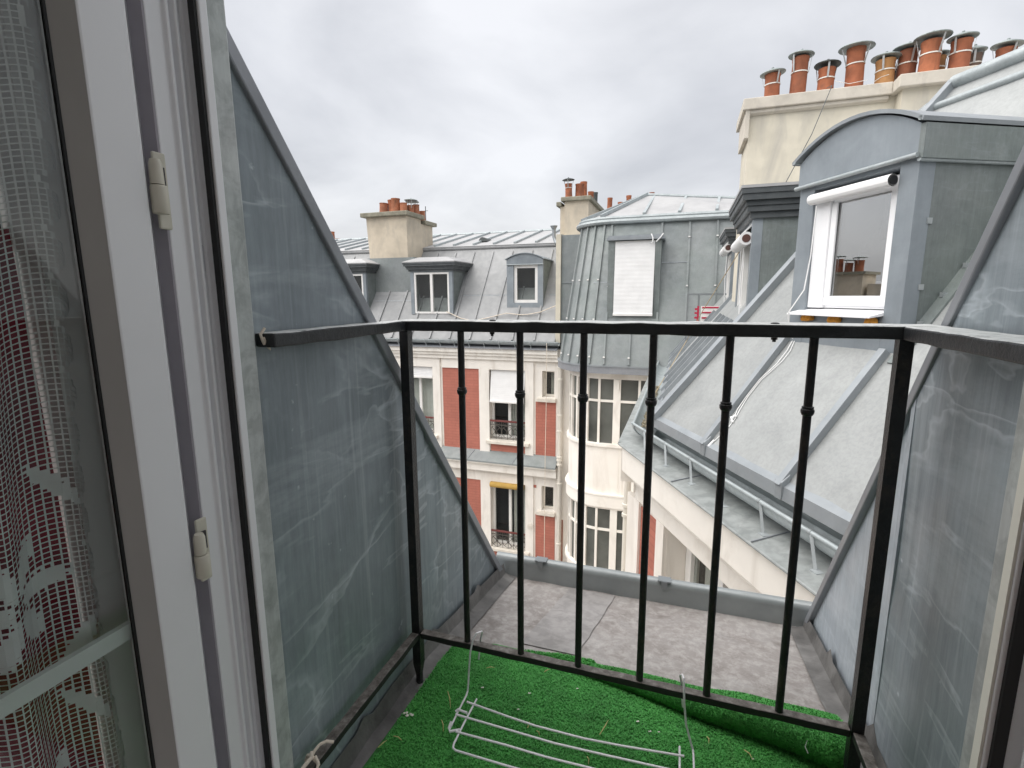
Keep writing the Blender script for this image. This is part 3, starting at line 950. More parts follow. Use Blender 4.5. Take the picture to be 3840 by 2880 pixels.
def mat_pt(x, v):
    """v 0..1: near edge to crease, 1..2: the buckled front strip"""
    yf = 1.232 + 0.006 * noise.noise((x * 6, 0, 9)) - (max(0, -0.47 - x) * 0.55)
    k = max(0.0, min(1.0, (x + 0.37) / 0.70))
    wdt = 0.012 + 0.155 * k
    if x < -0.37:
        wdt = 0.012
    yc = yf - wdt
    lump = 0.0025 * noise.noise((x * 8, v * 5, 2))
    if v <= 1:
        y = 0.60 + (yc - 0.60) * v
        return Vector((x, y, floor_z(y) + 0.0065 + lump * min(1, (1 - v) * 6)))
    t = (v - 1) * 7
    cs = [(0, 0), (-0.12, 0.09), (-0.18, 0.24), (-0.10, 0.42), (0.12, 0.50), (0.40, 0.42), (0.72, 0.20), (1.0, 0.02)]
    i = min(6, int(t)); f_ = t - i
    a = cs[max(0, i - 1)]; b_ = cs[i]; c_ = cs[i + 1]; d_ = cs[min(7, i + 2)]

    def cr(p0, p1, p2, p3):
        return 0.5 * (2 * p1 + (p2 - p0) * f_ + (2 * p0 - 5 * p1 + 4 * p2 - p3) * f_ * f_ + (3 * p1 - p0 - 3 * p2 + p3) * f_ ** 3)
    lo_, hi_ = cr(a[0], b_[0], c_[0], d_[0]), cr(a[1], b_[1], c_[1], d_[1])
    hm = 0.55 + 0.45 * math.sin(min(1, max(0, (x + 0.37) * 9)) * math.pi / 2)
    bumpy = 1 + 0.12 * noise.noise((x * 9, 0, 4))
    if x > -0.38 and x < -0.18:
        hm *= 1.5
    hz = hi_ * wdt * hm * bumpy * (0.55 if x < -0.37 else 1)
    y = yc + lo_ * wdt
    return Vector((x, y, floor_z(max(y, 0.6)) + 0.0065 + hz))


rows = []
XS = [-0.575 + (0.355 + 0.575) * i / 60 for i in range(61)]
VS = [0.05 * i for i in range(20)] + [1 + i / 21 for i in range(22)]
for v in VS:
    rows.append([tuple(mat_pt(x + (0.02 * min(0, (v - 0.75)) if x < -0.5 else 0), v)) for x in XS])
mb = MB().grid(rows)
bk = mb.build('backing', 'turf_back', tm, smooth=True, recalc=False)
sol = bk.modifiers.new('solid', 'SOLIDIFY'); sol.thickness = 0.003; sol.offset = -1
# pile
vb, fb = [], []
rng = random.Random(3)


def blade(p, nrm, hgt, wd_):
    a = rng.random() * 6.283
    tdir = Vector((math.cos(a), math.sin(a), 0))
    tdir = (tdir - nrm * tdir.dot(nrm)).normalized()
    sdir_ = nrm.cross(tdir)
    lean = 0.35 + 1.0 * rng.random()
    p1 = p + nrm * hgt * 0.6 + tdir * hgt * 0.25 * lean
    p2 = p + nrm * hgt * 0.85 + tdir * hgt * lean
    k = len(vb)
    vb.extend([p - sdir_ * wd_, p + sdir_ * wd_, p1 + sdir_ * wd_ * 0.8, p1 - sdir_ * wd_ * 0.8, p2])
    fb.append((k, k + 1, k + 2, k + 3)); fb.append((k + 3, k + 2, k + 4))


def normal_at(x, v):
    e = 0.004
    p = mat_pt(x, v)
    n_ = (mat_pt(x + e, v) - p).cross(mat_pt(x, min(2, v + e)) - mat_pt(x, max(0, v - e)))
    if n_.length < 1e-9:
        return Vector((0, 0, 1))
    n_.normalize()
    return n_


for _ in range(60000):
    x = -0.574 + 0.928 * rng.random()
    v = 0.18 + 0.82 * rng.random()
    blade(mat_pt(x, v), Vector((0, 0, 1)), 0.0045 + 0.0025 * rng.random(), 0.0011)
for _ in range(30000):
    x = -0.40 + 0.754 * math.sqrt(rng.random())
    v = 1 + rng.random()
    blade(mat_pt(x, v), normal_at(x, v), 0.0045 + 0.0025 * rng.random(), 0.0010)
mb = MB(); mb.v, mb.f = vb, fb
pile = mb.build('pile', 'turf_fibre', tm, recalc=False)
pile['kind'] = 'stuff'

# straw and crumbs lying on the mat
straws = [((-0.502, 0.99), (-0.472, 0.943)), ((-0.478, 0.908), (-0.46, 0.88)), ((-0.441, 1.093), (-0.421, 1.099)), ((-0.559, 0.836), (-0.535, 0.831)),
          ((-0.131, 0.98), (-0.118, 1.025)), ((-0.286, 0.948), (-0.287, 0.966)), ((-0.265, 0.947), (-0.255, 0.935)), ((-0.295, 1.126), (-0.284, 1.137)),
          ((0.092, 1.048), (0.095, 1.030)), ((-0.147, 0.918), (-0.141, 0.90)), ((0.165, 1.038), (0.18, 1.016)), ((-0.575, 0.80), (-0.566, 0.822))]
for k, (a, b_) in enumerate(straws):
    mid = ((a[0] + b_[0]) / 2 + 0.002, (a[1] + b_[1]) / 2)
    z = -0.9475
    mb = MB().tube([(a[0], a[1], z - 0.001), (mid[0], mid[1], z + 0.003), (b_[0], b_[1], z)], [0.0009, 0.0012, 0.0004], 5)
    lab = 'longest pale yellow straw blade, in the middle of the turf mat' if k == 4 else 'short dry straw blade lying loose on the green turf mat'
    tag(mb.build('straw_blade', 'straw'), lab, 'straw', None if k == 4 else 'straw blades on the turf mat')
for k, (x, y) in enumerate([(-0.562, 0.90), (-0.424, 1.029), (-0.202, 1.099), (-0.308, 1.048), (-0.32, 0.993), (-0.024, 1.025), (-0.006, 1.03), (-0.052, 1.044), (0.183, 1.022)]):
    s_ = 0.0065 if k == 0 else 0.0028 + 0.001 * (k % 2)
    mb = MB()
    for q in range(5 if k == 0 else 2):
        ox, oy = (q - 1.5) * s_ * 0.8, s_ * 0.6 * math.sin(q * 2.3)
        mb.lathe((x + ox, y + oy, -0.951), [(s_ * 0.5, 0), (s_ * (0.4 + 0.3 * ((q * 37 + k) % 5) / 5), s_ * 0.2), (s_ * 0.15, s_ * 0.32)], 5)
    tag(mb.build('crumb', 'crumb'), 'largest white crumb on the turf near the left cheek wall' if k == 0 else 'tiny white crumb lying on the green turf mat', 'crumb', None if k == 0 else 'crumbs on the turf mat')
lp = MB().tube([(0.284, 1.044, -0.925), (0.279, 1.048, -0.915), (0.283, 1.054, -0.904), (0.292, 1.062, -0.898), (0.304, 1.068, -0.898), (0.316, 1.071, -0.902)], 0.0011, 6)
tag(lp.build('plastic_thread', 'cord_white', smooth=True), 'thin curved white plastic thread on the buckled turf edge', 'thread')

# ------------------------------------------------------------------ wire drying rack hooked on the bottom rail
rk = thing('wire_rack', 'white wire drying rack hooked over the bottom rail of the railing', 'drying rack', (-0.19, 0.9, -0.945))
ZR = -0.93
WR = 0.0023
for nm, pts in (('rod', [(-0.434, 0.952, ZR + 0.003), (-0.332, 0.942, ZR + 0.003), (-0.264, 0.937, ZR + 0.003), (-0.158, 0.938, ZR + 0.003), (-0.078, 0.945, ZR + 0.003), (0.044, 0.960, ZR + 0.003)]),
                ('rod', [(-0.444, 0.911, ZR + 0.003), (-0.322, 0.909, ZR + 0.003), (-0.214, 0.907, ZR + 0.003), (-0.113, 0.912, ZR + 0.003), (0.040, 0.921, ZR + 0.003)]),
                ('rod', [(-0.424, 0.869, ZR + 0.003), (-0.309, 0.871, ZR + 0.003), (-0.225, 0.870, ZR + 0.003), (-0.10, 0.875, ZR + 0.003), (0.040, 0.882, ZR + 0.003)])):
    MB().tube(pts, WR, 8).build(nm, 'rack_white', rk, smooth=True)
MB().tube([(-0.417, 0.970, ZR), (-0.4175, 0.90, ZR), (-0.4165, 0.842, ZR), (-0.414, 0.833, ZR), (-0.406, 0.829, ZR), (-0.294, 0.829, ZR), (-0.10, 0.834, ZR), (0.026, 0.840, ZR), (0.034, 0.846, ZR), (0.036, 0.90, ZR), (0.035, 0.984, ZR)], WR, 8).build('frame', 'rack_white', rk, smooth=True)
for x0, x1, dx in ((-0.418, -0.446, 0), (0.033, 0.060, 1)):
    xs = x0
    pts = [(xs - (0.016 if not dx else -0.006), 1.027, -0.872), (xs - (0.013 if not dx else -0.002), 1.027, -0.84), (xs - (0.010 if not dx else 0), 1.027, -0.815), (xs - 0.004, 1.022, -0.795), (xs, 1.010, -0.782), (xs - (0.008 if not dx else -0.003), 0.997, -0.780), (xs - (0.014 if not dx else -0.004), 0.989, -0.792),
           (xs - (0.020 if not dx else -0.006), 0.986, -0.825), (xs - (0.024 if not dx else -0.012), 0.985, -0.875), (x1 + (0.001 if not dx else -0.003), 0.985, -0.917), (x1 + 0.001, 0.981, -0.926), (x1 + 0.002, 0.972, -0.929), (x1 + 0.003, 0.917, ZR), (x1 + 0.005, 0.872, ZR)]
    MB().tube(pts, WR * 0.95, 8).build('hook', 'rack_white', rk, smooth=True)
MB().tube([(-0.448, 0.920, ZR + 0.001), (-0.444, 0.9245, ZR + 0.004), (-0.42, 0.9205, ZR + 0.005)], WR * 1.2, 8).build('clip', 'rack_white', rk, smooth=True)
MB().tube([(-0.442, 0.884, ZR + 0.010), (-0.443, 0.874, ZR + 0.002), (-0.438, 0.868, ZR), (-0.417, 0.8755, ZR + 0.004)], WR * 1.2, 8).build('clip', 'rack_white', rk, smooth=True)

# ================================================================== generic building pieces
TAN = math.tan(R(52))


def window(F, parent, u0, u1, z0, z1, v, leaves=2, fw_=0.055, mt='white_paint', glass='window_glass', sash=0.035, transom=None, dark=True, back=0.35, curtain=None, gd=0.55):
    """frame (part) with panes (sub-parts); v = front of the frame, glass set back"""
    mb = MB(F)
    d = 0.06
    mb.box(u0, u0 + fw_, v - d, v, z0, z1)
    mb.box(u1 - fw_, u1, v - d, v, z0, z1)
    mb.box(u0 + fw_, u1 - fw_, v - d, v, z0, z0 + fw_)
    mb.box(u0 + fw_, u1 - fw_, v - d, v, z1 - fw_, z1)
    wdt = (u1 - u0 - 2 * fw_) / leaves
    for k in range(1, leaves):
        uc = u0 + fw_ + wdt * k
        mb.box(uc - sash, uc + sash, v - d - 0.004, v + 0.012, z0 + fw_, z1 - fw_)
    if transom:
        for k in range(leaves):
            a = u0 + fw_ + wdt * k + (sash if k else 0)
            b_ = u0 + fw_ + wdt * (k + 1) - (sash if k < leaves - 1 else 0)
            mb.box(a, b_, v - d * 0.8, v - 0.004, transom - 0.018, transom + 0.018)
    wn = mb.build('window', mt, parent)
    for k in range(leaves):
        a = u0 + fw_ + wdt * k + (sash if k else 0)
        b_ = u0 + fw_ + wdt * (k + 1) - (sash if k < leaves - 1 else 0)
        MB(F).box(a, b_, v - d * (gd + 0.15), v - d * gd, z0 + fw_, z1 - fw_).build('pane', glass, wn)
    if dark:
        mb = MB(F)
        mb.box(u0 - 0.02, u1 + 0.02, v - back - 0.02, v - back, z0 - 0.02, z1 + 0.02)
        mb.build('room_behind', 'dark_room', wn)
    if curtain:
        mb = MB(F)
        rows = []
        ca, cb_ = curtain[0], curtain[1]
        for j in range(2):
            zz_ = (z0 + fw_ * 0.5, z1 - fw_ * 0.5)[j]
            rows.append([(ca + (cb_ - ca) * i / 24, v - 0.14 + 0.015 * math.sin(i * 1.3), zz_) for i in range(25)])
        mb.grid(rows).build('drape', curtain[2], wn, smooth=True, recalc=False)
    return wn


def cornice_dormer(F, parent, u0, u1, zs, zh, zc0, zc1, v, oh=0.17, win=True, front='zinc_dormer', back_d=None, roof_h=0.15, leaves=2):
    """square dormer with a dark stepped cornice and low hipped roof; v = plane of its front; returns the part"""
    bd = back_d or (zc1 - zs) / TAN + 0.3
    mb = MB(F)
    jw = 0.10
    # jamb boards
    mb.box(u0, u0 + jw, v - 0.08, v, zs - 0.02, zc0)
    mb.box(u1 - jw, u1, v - 0.08, v, zs - 0.02, zc0)
    mb.box(u0 + jw, u1 - jw, v - 0.08, v - 0.004, zh, zc0)
    dm = mb.build('dormer', front, parent)
    for a, b_ in ((u0 + 0.004, u0 + 0.03), (u1 - 0.03, u1 - 0.004)):
        MB(F).prism([(a, v - 0.08, zs - 0.12), (a, v - 0.08, zc0), (a, v - bd, zc0), (a, v - bd, zs + (bd - 0.3) * TAN)], (b_ - a, 0, 0)).build('cheek', 'zinc_flank', dm)
    # stepped cornice
    mb = MB(F)
    hgt = zc1 - zc0
    steps = [(0.0, 0.22, 0.25), (0.22, 0.42, 0.5), (0.42, 0.60, 0.62), (0.60, 0.82, 0.9), (0.82, 1.0, 1.0)]
    for a, b_, o_ in steps:
        e = oh * o_
        mb.box(u0 - e, u1 + e, v - bd, v + e, zc0 + hgt * a, zc0 + hgt * b_ - 0.001)
    mb.build('cornice', 'zinc_cornice', dm)
    # hipped lid
    mb = MB(F)
    e = oh * 1.06
    A = [(u0 - e, v + e, zc1), (u1 + e, v + e, zc1), (u1 + e, v - bd, zc1), (u0 - e, v - bd, zc1)]
    B = [(u0 + 0.20, v - 0.12, zc1 + roof_h), (u1 - 0.20, v - 0.12, zc1 + roof_h), (u1 - 0.20, v - bd - 0.1, zc1 + roof_h + 0.03), (u0 + 0.20, v - bd - 0.1, zc1 + roof_h + 0.03)]
    mb.hull8([(p[0], p[1], p[2] + 0.001) for p in A], [(p[0], p[1], p[2] + 0.024) for p in A])
    mb.hull8([(p[0], p[1], p[2] + 0.0245) for p in A], B)
    mb.build('lid', 'zinc_top', dm)
    if win:
        window(F, parent, u0 + jw + 0.002, u1 - jw - 0.002, zs, zh - 0.002, v - 0.012, leaves, 0.05)
    return dm


def chimney_pot(F, parent, u, v, z0, z1, r, mt='terracotta', cap=None, straps=3, capz=0.03, band=True, tilt=0.0):
    mb = MB(F)
    h = z1 - z0
    mb.lathe((u, v, z0), [(r * 1.06, 0), (r, h * 0.25), (r * 0.97, h * 0.9), (r * 1.04, h * 0.93), (r * 1.04, h), (r * 0.86, h), (r * 0.84, h * 0.72)], 18, cap=False)
    p = mb.build('pot', mt, parent, smooth=True)
    p.rotation_euler = (0.03 * math.sin(u * 31 + v), 0.03 * math.cos(u * 17 + 2 * v), 0)
    if cap:
        cr_, cm = cap
        mb = MB(F)
        zc2 = z1 + capz
        mb.lathe((u, v, zc2), [(cr_ * 0.97, -0.012), (cr_, -0.006), (cr_ * 0.98, 0.0), (cr_ * 0.6, 0.022), (cr_ * 0.2, 0.038), (0.012, 0.043), (0.012, 0.055), (0.004, 0.058)], 20)
        ob = mb.build('cap', cm, p, smooth=True)
        if tilt:
            ob.rotation_euler[1] = tilt
        for k in range(straps):
            a = 2 * math.pi * k / straps + 0.6 + u * 3
            ca, sa_ = math.cos(a), math.sin(a)
            q = F(u, v, 0)
            m3 = MB()
            m3.bar((q.x + ca * r * 1.06, q.y + sa_ * r * 1.06, z1 - h * 0.33), (q.x + ca * cr_ * 0.86, q.y + sa_ * cr_ * 0.86, zc2 - 0.004), 0.018, 0.003, (ca, sa_, 0.01))
            m3.build('strap', 'strap_metal', p)
        if band:
            m3 = MB(F)
            zb_ = z1 - h * 0.33
            m3.lathe((u, v, zb_), [(r * 1.015, 0), (r * 1.055, 0.001), (r * 1.055, 0.012), (r * 1.015, 0.013)], 18, cap=False)
            m3.build('band', 'wire_pale', p, smooth=True)
    return p


def half_gutter(F, parent, pts_uv, zr, rad, mt, side=1):
    """half-round gutter: rows of cross-sections; pts_uv list of (u, v_centre); v grows outward"""
    mb = MB(F)
    rows = []
    for (u, v) in pts_uv:
        row = []
        for k in range(13):
            a = math.pi * k / 12
            row.append((u, v + side * rad * math.cos(a), zr - rad * 1.05 * math.sin(a)))
        for k in range(12, -1, -1):
            a = math.pi * k / 12
            row.append((u, v + side * (rad - 0.004) * math.cos(a), zr - (rad - 0.004) * 1.05 * math.sin(a)))
        row.append(row[0])
        rows.append(row)
    mb.grid(rows)
    g = mb.build('gutter', mt, parent, smooth=True, recalc=False)
    return g


# ================================================================== house across the court
OPX0, OPX1 = -13.5, -2.93
oh_ = thing('facing_house', 'cream house across the court with red panels and grey zinc mansard roof', 'house', (-8, 14, -15))
YW = 12.2
openings = []            # (x0,x1,z0,z1)
floors = [0.0, -3.02, -6.04]
bays = [-4.71, -7.31, -9.91, -12.51]
for dz in floors:
    for bx_ in bays:
        openings.append((bx_, bx_ + 0.98, -3.72 + dz, -1.86 + dz))
    openings.append((-3.30, -2.98, -2.52 + dz, -1.85 + dz))
# wall built of strips round the openings
mb = MB()
zlev = sorted({-15.0, -1.30} | {o[2] for o in openings} | {o[3] for o in openings})
for za_, zb_ in zip(zlev[:-1], zlev[1:]):
    zm = (za_ + zb_) / 2
    cuts = sorted([(o[0], o[1]) for o in openings if o[2] < zm < o[3]])
    x = OPX0
    for a, b_ in cuts:
        if a > x:
            mb.box(x, a, YW, YW + 0.35, za_, zb_)
        x = max(x, b_)
    if x < OPX1 + 0.15:
        mb.box(x, OPX1 + 0.15, YW, YW + 0.35, za_, zb_)
mb.build('wall', 'cream_wall', oh_)
MB().box(OPX0, OPX1, 12.9, 19.9, -15, -1.0).build('core', 'dark_room', oh_)
MB().box(-2.778, -2.05, 12.26, 12.5, -15, -1.32).build('return_wall', 'cream_wall', oh_)
# red painted brick panels, a hair behind the piers
for k, dz in enumerate(floors):
    for bx_ in bays:
        x1 = bx_ - 0.28
        MB().box(x1 - 1.06, x1, YW - 0.012, YW - 0.002, -4.10 + dz, -1.86 + dz).build('red_panel', 'red_brick_paint', oh_)
        MB().box(bx_ + 0.02, bx_ + 0.96, YW - 0.012, YW - 0.002, -4.10 + dz, -3.80 + dz).build('red_panel', 'red_brick_paint', oh_)
        # pier edges standing proud so the panels sit back
        mb = MB()
        mb.box(x1 + 0.001, bx_ - 0.001, YW - 0.045, YW - 0.002, -4.10 + dz, -1.30 + dz if k == 0 else -1.60 + dz)
        mb.box(bx_ + 0.981, bx_ + 1.20, YW - 0.045, YW - 0.002, -4.10 + dz, -1.30 + dz if k == 0 else -1.60 + dz)
        mb.box(x1 - 1.059, x1, YW - 0.045, YW - 0.002, -1.859 + dz, -1.30 + dz if k == 0 else -1.60 + dz)
        mb.box(bx_, bx_ + 0.98, YW - 0.045, YW - 0.002, -1.859 + dz, -1.30 + dz if k == 0 else -1.60 + dz)
        mb.build('pier', 'cream_wall', oh_)
        mb = MB().box(bx_ - 0.08, bx_ + 1.10, YW - 0.13, YW + 0.2, -3.82 + dz, -3.735 + dz)
        mb.build('sill', 'stone_sill', oh_, bevel=0.01)
    MB().box(-3.46, -2.935, YW - 0.012, YW - 0.002, -4.08 + dz, -2.64 + dz).build('red_panel', 'red_brick_paint', oh_)
    MB().box(-3.42, -2.93, YW - 0.10, YW + 0.2, -2.625 + dz, -2.53 + dz).build('sill', 'stone_sill', oh_, bevel=0.01)
    # zinc-covered string course
    zb_ = -4.05 + dz
    mb = MB().prism([(OPX0, YW - 0.003, zb_ + 0.02), (OPX0, YW - 0.03, zb_), (OPX0, YW - 0.30, zb_ - 0.20), (OPX0, YW - 0.305, zb_ - 0.235), (OPX0, YW - 0.003, zb_ - 0.235)], (OPX1 + 0.06 - OPX0, 0, 0))
    sc_ = mb.build('string_course', 'zinc_turret', oh_)
    for x in [-3.9 - 1.25 * i for i in range(7)]:
        MB().bar((x, YW - 0.035, zb_ + 0.004), (x - 0.12, YW - 0.298, zb_ - 0.196), 0.022, 0.016).build('joint', 'zinc_seam', sc_)
    mb = MB()
    mb.box(OPX0, OPX1 + 0.06, YW - 0.285, YW - 0.003, zb_ - 0.275, zb_ - 0.2355)
    mb.box(OPX0, OPX1 + 0.06, YW - 0.20, YW - 0.003, zb_ - 0.50, zb_ - 0.2755)
    mb.box(OPX0, OPX1 + 0.06, YW - 0.15, YW - 0.003, zb_ - 0.535, zb_ - 0.5005)
    mb.build('moulding', 'cream_trim', oh_)
# eaves cornice
mb = MB()
mb.box(OPX0, OPX1 + 0.06, YW - 0.20, YW - 0.003, -1.42, -1.29)
mb.box(OPX0, OPX1 + 0.06, YW - 0.15, YW - 0.003, -1.50, -1.4205)
mb.box(OPX0, OPX1 + 0.06, YW - 0.10, YW - 0.003, -1.60, -1.5005)
mb.build('cornice', 'cream_trim', oh_)
MB().prism([(OPX0, YW - 0.25, -1.3085), (OPX0, YW - 0.25, -1.285), (OPX0, YW + 0.02, -1.22), (OPX0, YW + 0.02, -1.289), (OPX0, YW - 0.22, -1.289)], (OPX1 + 0.06 - OPX0, 0, 0)).build('eaves_flashing', 'zinc_band', oh_)
# gutter with brackets
gt = half_gutter(FO, oh_, [(OPX0, -12.02), (OPX1 + 0.10, -12.02)], -1.115, 0.085, 'zinc_gutter', side=1)
MB().tube([(OPX0, 11.935, -1.108), (OPX1 + 0.10, 11.935, -1.108)], 0.011, 8).build('rim', 'zinc_gutter', gt, smooth=True)
for k in range(20):
    x = -3.12 - k * 0.41
    mb = MB()
    mb.tube([(x, 11.932, -1.10), (x, 11.93, -1.15), (x, 11.96, -1.21), (x, 12.0, -1.235), (x, 12.0, -1.28)], 0.014, 6)
    mb.build('bracket', 'zinc_bracket', gt)
# mansard slope, break roll, top slope
BY, BZ = 13.92, 1.36
mb = MB().prism([(OPX0, 12.0, -1.10), (OPX0, BY, BZ), (OPX0, BY, BZ - 0.1), (OPX0, 12.3, -1.15)], (OPX1 - OPX0, 0, 0))
rf = mb.build('roof', 'zinc_opposite', oh_)
oy = (-math.sin(R(52)), math.cos(R(52)))
for k in range(19):
    xa_, xb_ = (-2.94 if k == 0 else -3.45 - 0.57 * (k - 1)), max(OPX0, -3.45 - 0.57 * k)
    for t0_, t1_, lf in ((0.0, 0.47, 0.006), (0.462, 0.97, 0.010)):
        qs = []
        for x, t in ((xa_, t0_), (xb_, t0_), (xb_, t1_), (xa_, t1_)):
            qs.append((x, 12.0 + (BY - 12.0) * t + oy[0] * lf, -1.10 + (BZ + 1.10) * t + oy[1] * lf))
        MB().prism(qs, (0, 0.004, -0.004)).build('sheet', 'zinc_opposite', rf)
for k in range(18):
    x = -3.45 - 0.57 * k
    MB().bar((x, 12.0 - 0.01, -1.085), (x, BY - 0.12, BZ - 0.135), 0.045, 0.05, (0, -0.79, 0.62)).build('seam', 'zinc_opposite', rf)
for x0, x1, zj in ((-5.70, -4.30, 0.02), (-3.30, -2.95, 0.02), (-8.40, -7.0, -0.12)):
    yj = 12.0 + (zj + 1.10) / TAN
    MB().bar((x0, yj - 0.006, zj + 0.002), (x1, yj - 0.006, zj + 0.002), 0.02, 0.012, (0, -0.79, 0.62)).build('cross_joint', 'zinc_seam', rf)
MB().tube([(OPX0, BY - 0.02, BZ + 0.0), (OPX1, BY - 0.02, BZ + 0.0)], 0.055, 10).build('break_roll', 'zinc_opposite', oh_, smooth=True)
mb = MB().prism([(OPX0, BY - 0.08, BZ + 0.05), (OPX0, 17.0, 2.13), (OPX0, 20.0, 1.4), (OPX0, BY, BZ - 0.05)], (OPX1 - OPX0 + 0.2, 0, 0))
tp_ = mb.build('top_roof', 'zinc_top', oh_)
for k in range(17):
    x = -3.35 - 0.62 * k
    MB().bar((x, BY + 0.05, BZ + 0.10), (x, 16.9, 2.13), 0.06, 0.07).build('batten', 'zinc_gutter', tp_)
MB().tube([(OPX0, 17.0, 2.14), (OPX1 + 0.2, 17.0, 2.14)], 0.05, 8).build('ridge', 'zinc_gutter', tp_, smooth=True)
# gable end wall strip against the stair tower
MB().prism([(-2.935, 12.06, -1.12), (-2.935, 12.06, 1.42), (-2.935, 14.0, 1.55), (-2.935, 14.0, -1.12)], (0.115, 0, 0)).build('party_wall', 'chimney_render', oh_)
# dormers
cornice_dormer(FO, oh_, -7.06, -5.82, -0.455, 0.635, 0.66, 0.885, -12.46, 0.145)
cornice_dormer(FO, oh_, -9.70, -8.46, -0.455, 0.635, 0.66, 0.90, -12.46, 0.145)


def arch_dormer(F, parent, u0, u1, zb_, zw0, zw1, zroll, ztop_e, ztop_c, v, bd, wu0, wu1, leaves=1, mt='zinc_dormer', eave=0.03, big=False, glass='window_glass', dark=True):
    mb = MB(F)
    mb.box(u0, wu0, v - 0.10, v, zb_, zroll)
    mb.box(wu1, u1, v - 0.10, v, zb_, zroll)
    mb.box(wu0, wu1, v - 0.10, v - 0.002, zw1, zroll)
    mb.box(wu0, wu1, v - 0.10, v - 0.002, zb_, zw0)
    dm = mb.build('dormer', mt, parent, bevel=0.004 if big else 0)

    def arc(n=14, lift=0.0, ex=0.0, ze=None, zc2=None):
        pts = []
        for i in range(n + 1):
            t = i / n
            u = (u0 - ex) + (u1 - u0 + 2 * ex) * t
            z = ztop_e + (ztop_c - ztop_e) * (1 - (2 * t - 1) ** 2) + lift
            pts.append((u, z))
        return pts
    fp = arc()
    poly = [(u, v + 0.018, z) for u, z in fp] + [(u1, v + 0.018, zroll), (u0, v + 0.018, zroll)]
    MB(F).prism(poly, (0, -0.12, 0)).build('pediment', mt, dm)
    # barrel roof sheet with thickness
    lo_, hi_ = arc(ex=eave), arc(lift=0.022, ex=eave + 0.005)
    k = len(lo_)
    mb = MB(F)
    poly = [(u, v + 0.05, z + 0.002) for u, z in lo_] + [(u, v + 0.05, z) for u, z in reversed(hi_)]
    mb.prism(poly, (0, -bd, 0))
    mb.build('barrel_roof', 'zinc_seam' if big else mt, dm)
    for a, b_ in ((u0 + 0.003, u0 + 0.02), (u1 - 0.02, u1 - 0.003)):
        MB(F).prism([(a, v - 0.101, zb_ - 0.15), (a, v - 0.101, ztop_e), (a, v - bd + 0.05, ztop_e), (a, v - bd + 0.05, zb_ - 0.15 + (bd - 0.2) * TAN)], (b_ - a, 0, 0)).build('cheek', 'zinc_flank', dm)
    MB(F).tube([(u0 - 0.01, v + 0.03, zroll - 0.008), (u1 + 0.01, v + 0.03, zroll - 0.008)], 0.013, 10).build('roll', 'zinc_gutter', dm, smooth=True)
    return dm


arch_dormer(FO, oh_, -4.36, -3.40, -0.29, -0.175, 0.775, 0.79, 0.90, 1.05, -12.62, 1.2, -4.18, -3.54)
window(FO, oh_, -4.175, -3.545, -0.172, 0.773, -12.66, 1, 0.075)
# windows of the facade
for k, dz in enumerate(floors):
    for i, bx_ in enumerate(bays):
        cur = None
        if (k, i) == (0, 1):
            cur = (bx_ + 0.05, bx_ + 0.95, 'room_curtain')
        elif (k, i) == (1, 0):
            cur = (bx_ + 0.55, bx_ + 0.93, 'room_curtain')
        elif (k, i) == (0, 0):
            cur = (bx_ + 0.5, bx_ + 0.93, 'room_curtain')
        window(FO, oh_, bx_ + 0.002, bx_ + 0.978, -3.70 + dz, -1.862 + dz, -(YW + 0.17), 2, 0.06, curtain=cur)
    window(FO, oh_, -3.298, -2.982, -2.51 + dz, -1.852 + dz, -(YW + 0.17), 1, 0.045, mt='off_white_paint', curtain=(-3.14, -2.99, 'room_curtain') if k == 0 else None)


def window_guard(x0, x1, z0, z1, y, label):
    g = thing('window_guard', label, 'guard rail', ((x0 + x1) / 2, y, z0), 'iron guards of the facing house windows')
    MB().box(x0, x1, y - 0.025, y + 0.02, z1 - 0.045, z1).build('rail', 'rail_oxblood', g, bevel=0.006)
    mb = MB()
    for zz_ in (z1 - 0.13, z0 + 0.02):
        mb.box(x0, x1, y - 0.006, y + 0.006, zz_ - 0.008, zz_ + 0.008)
    n = 6
    for k in range(n + 1):
        x = x0 + 0.01 + (x1 - x0 - 0.02) * k / n
        mb.box(x - 0.006, x + 0.006, y - 0.005, y + 0.005, z0, z1 - 0.045)
    mb.build('bars', 'guard_iron', g)
    ht = (z1 - 0.13) - (z0 + 0.02)
    for k in range(3):
        c = x0 + (x1 - x0) * (k + 0.5) / 3
        zc2 = z0 + 0.02 + ht / 2
        r = min(ht / 2, (x1 - x0) / 6) * 0.98
        mb = MB()
        mb.tube([(c + r * math.cos(a * math.pi / 10), y, zc2 + r * math.sin(a * math.pi / 10)) for a in range(21)], 0.007, 5, cap=False)
        for sgn in (1, -1):
            mb.bar((c - r * 0.68, y, zc2 - sgn * r * 0.68), (c + r * 0.68, y, zc2 + sgn * r * 0.68), 0.012, 0.02, (0, 1, 0))
        mb.box(c - 0.028, c + 0.028, y - 0.010, y + 0.010, zc2 - 0.028, zc2 + 0.028)
        for dx in (-0.07, 0.07):
            mb.tube([(c + dx + 0.035 * math.cos(a * math.pi / 6), y, z1 - 0.085 + 0.035 * math.sin(a * math.pi / 6)) for a in range(13)], 0.005, 5, cap=False)
        mb.build('rosette', 'guard_iron', g)


window_guard(-4.70, -3.74, -3.70, -3.19, YW - 0.02, 'iron guard with red rail below the half-lowered blind on the facing house')
window_guard(-7.30, -6.34, -3.70, -3.24, YW - 0.02, 'iron guard of the curtained window left of the big red panel')
window_guard(-4.70, -3.74, -6.78, -6.26, YW - 0.02, 'iron guard under the yellow awning window on the facing house')


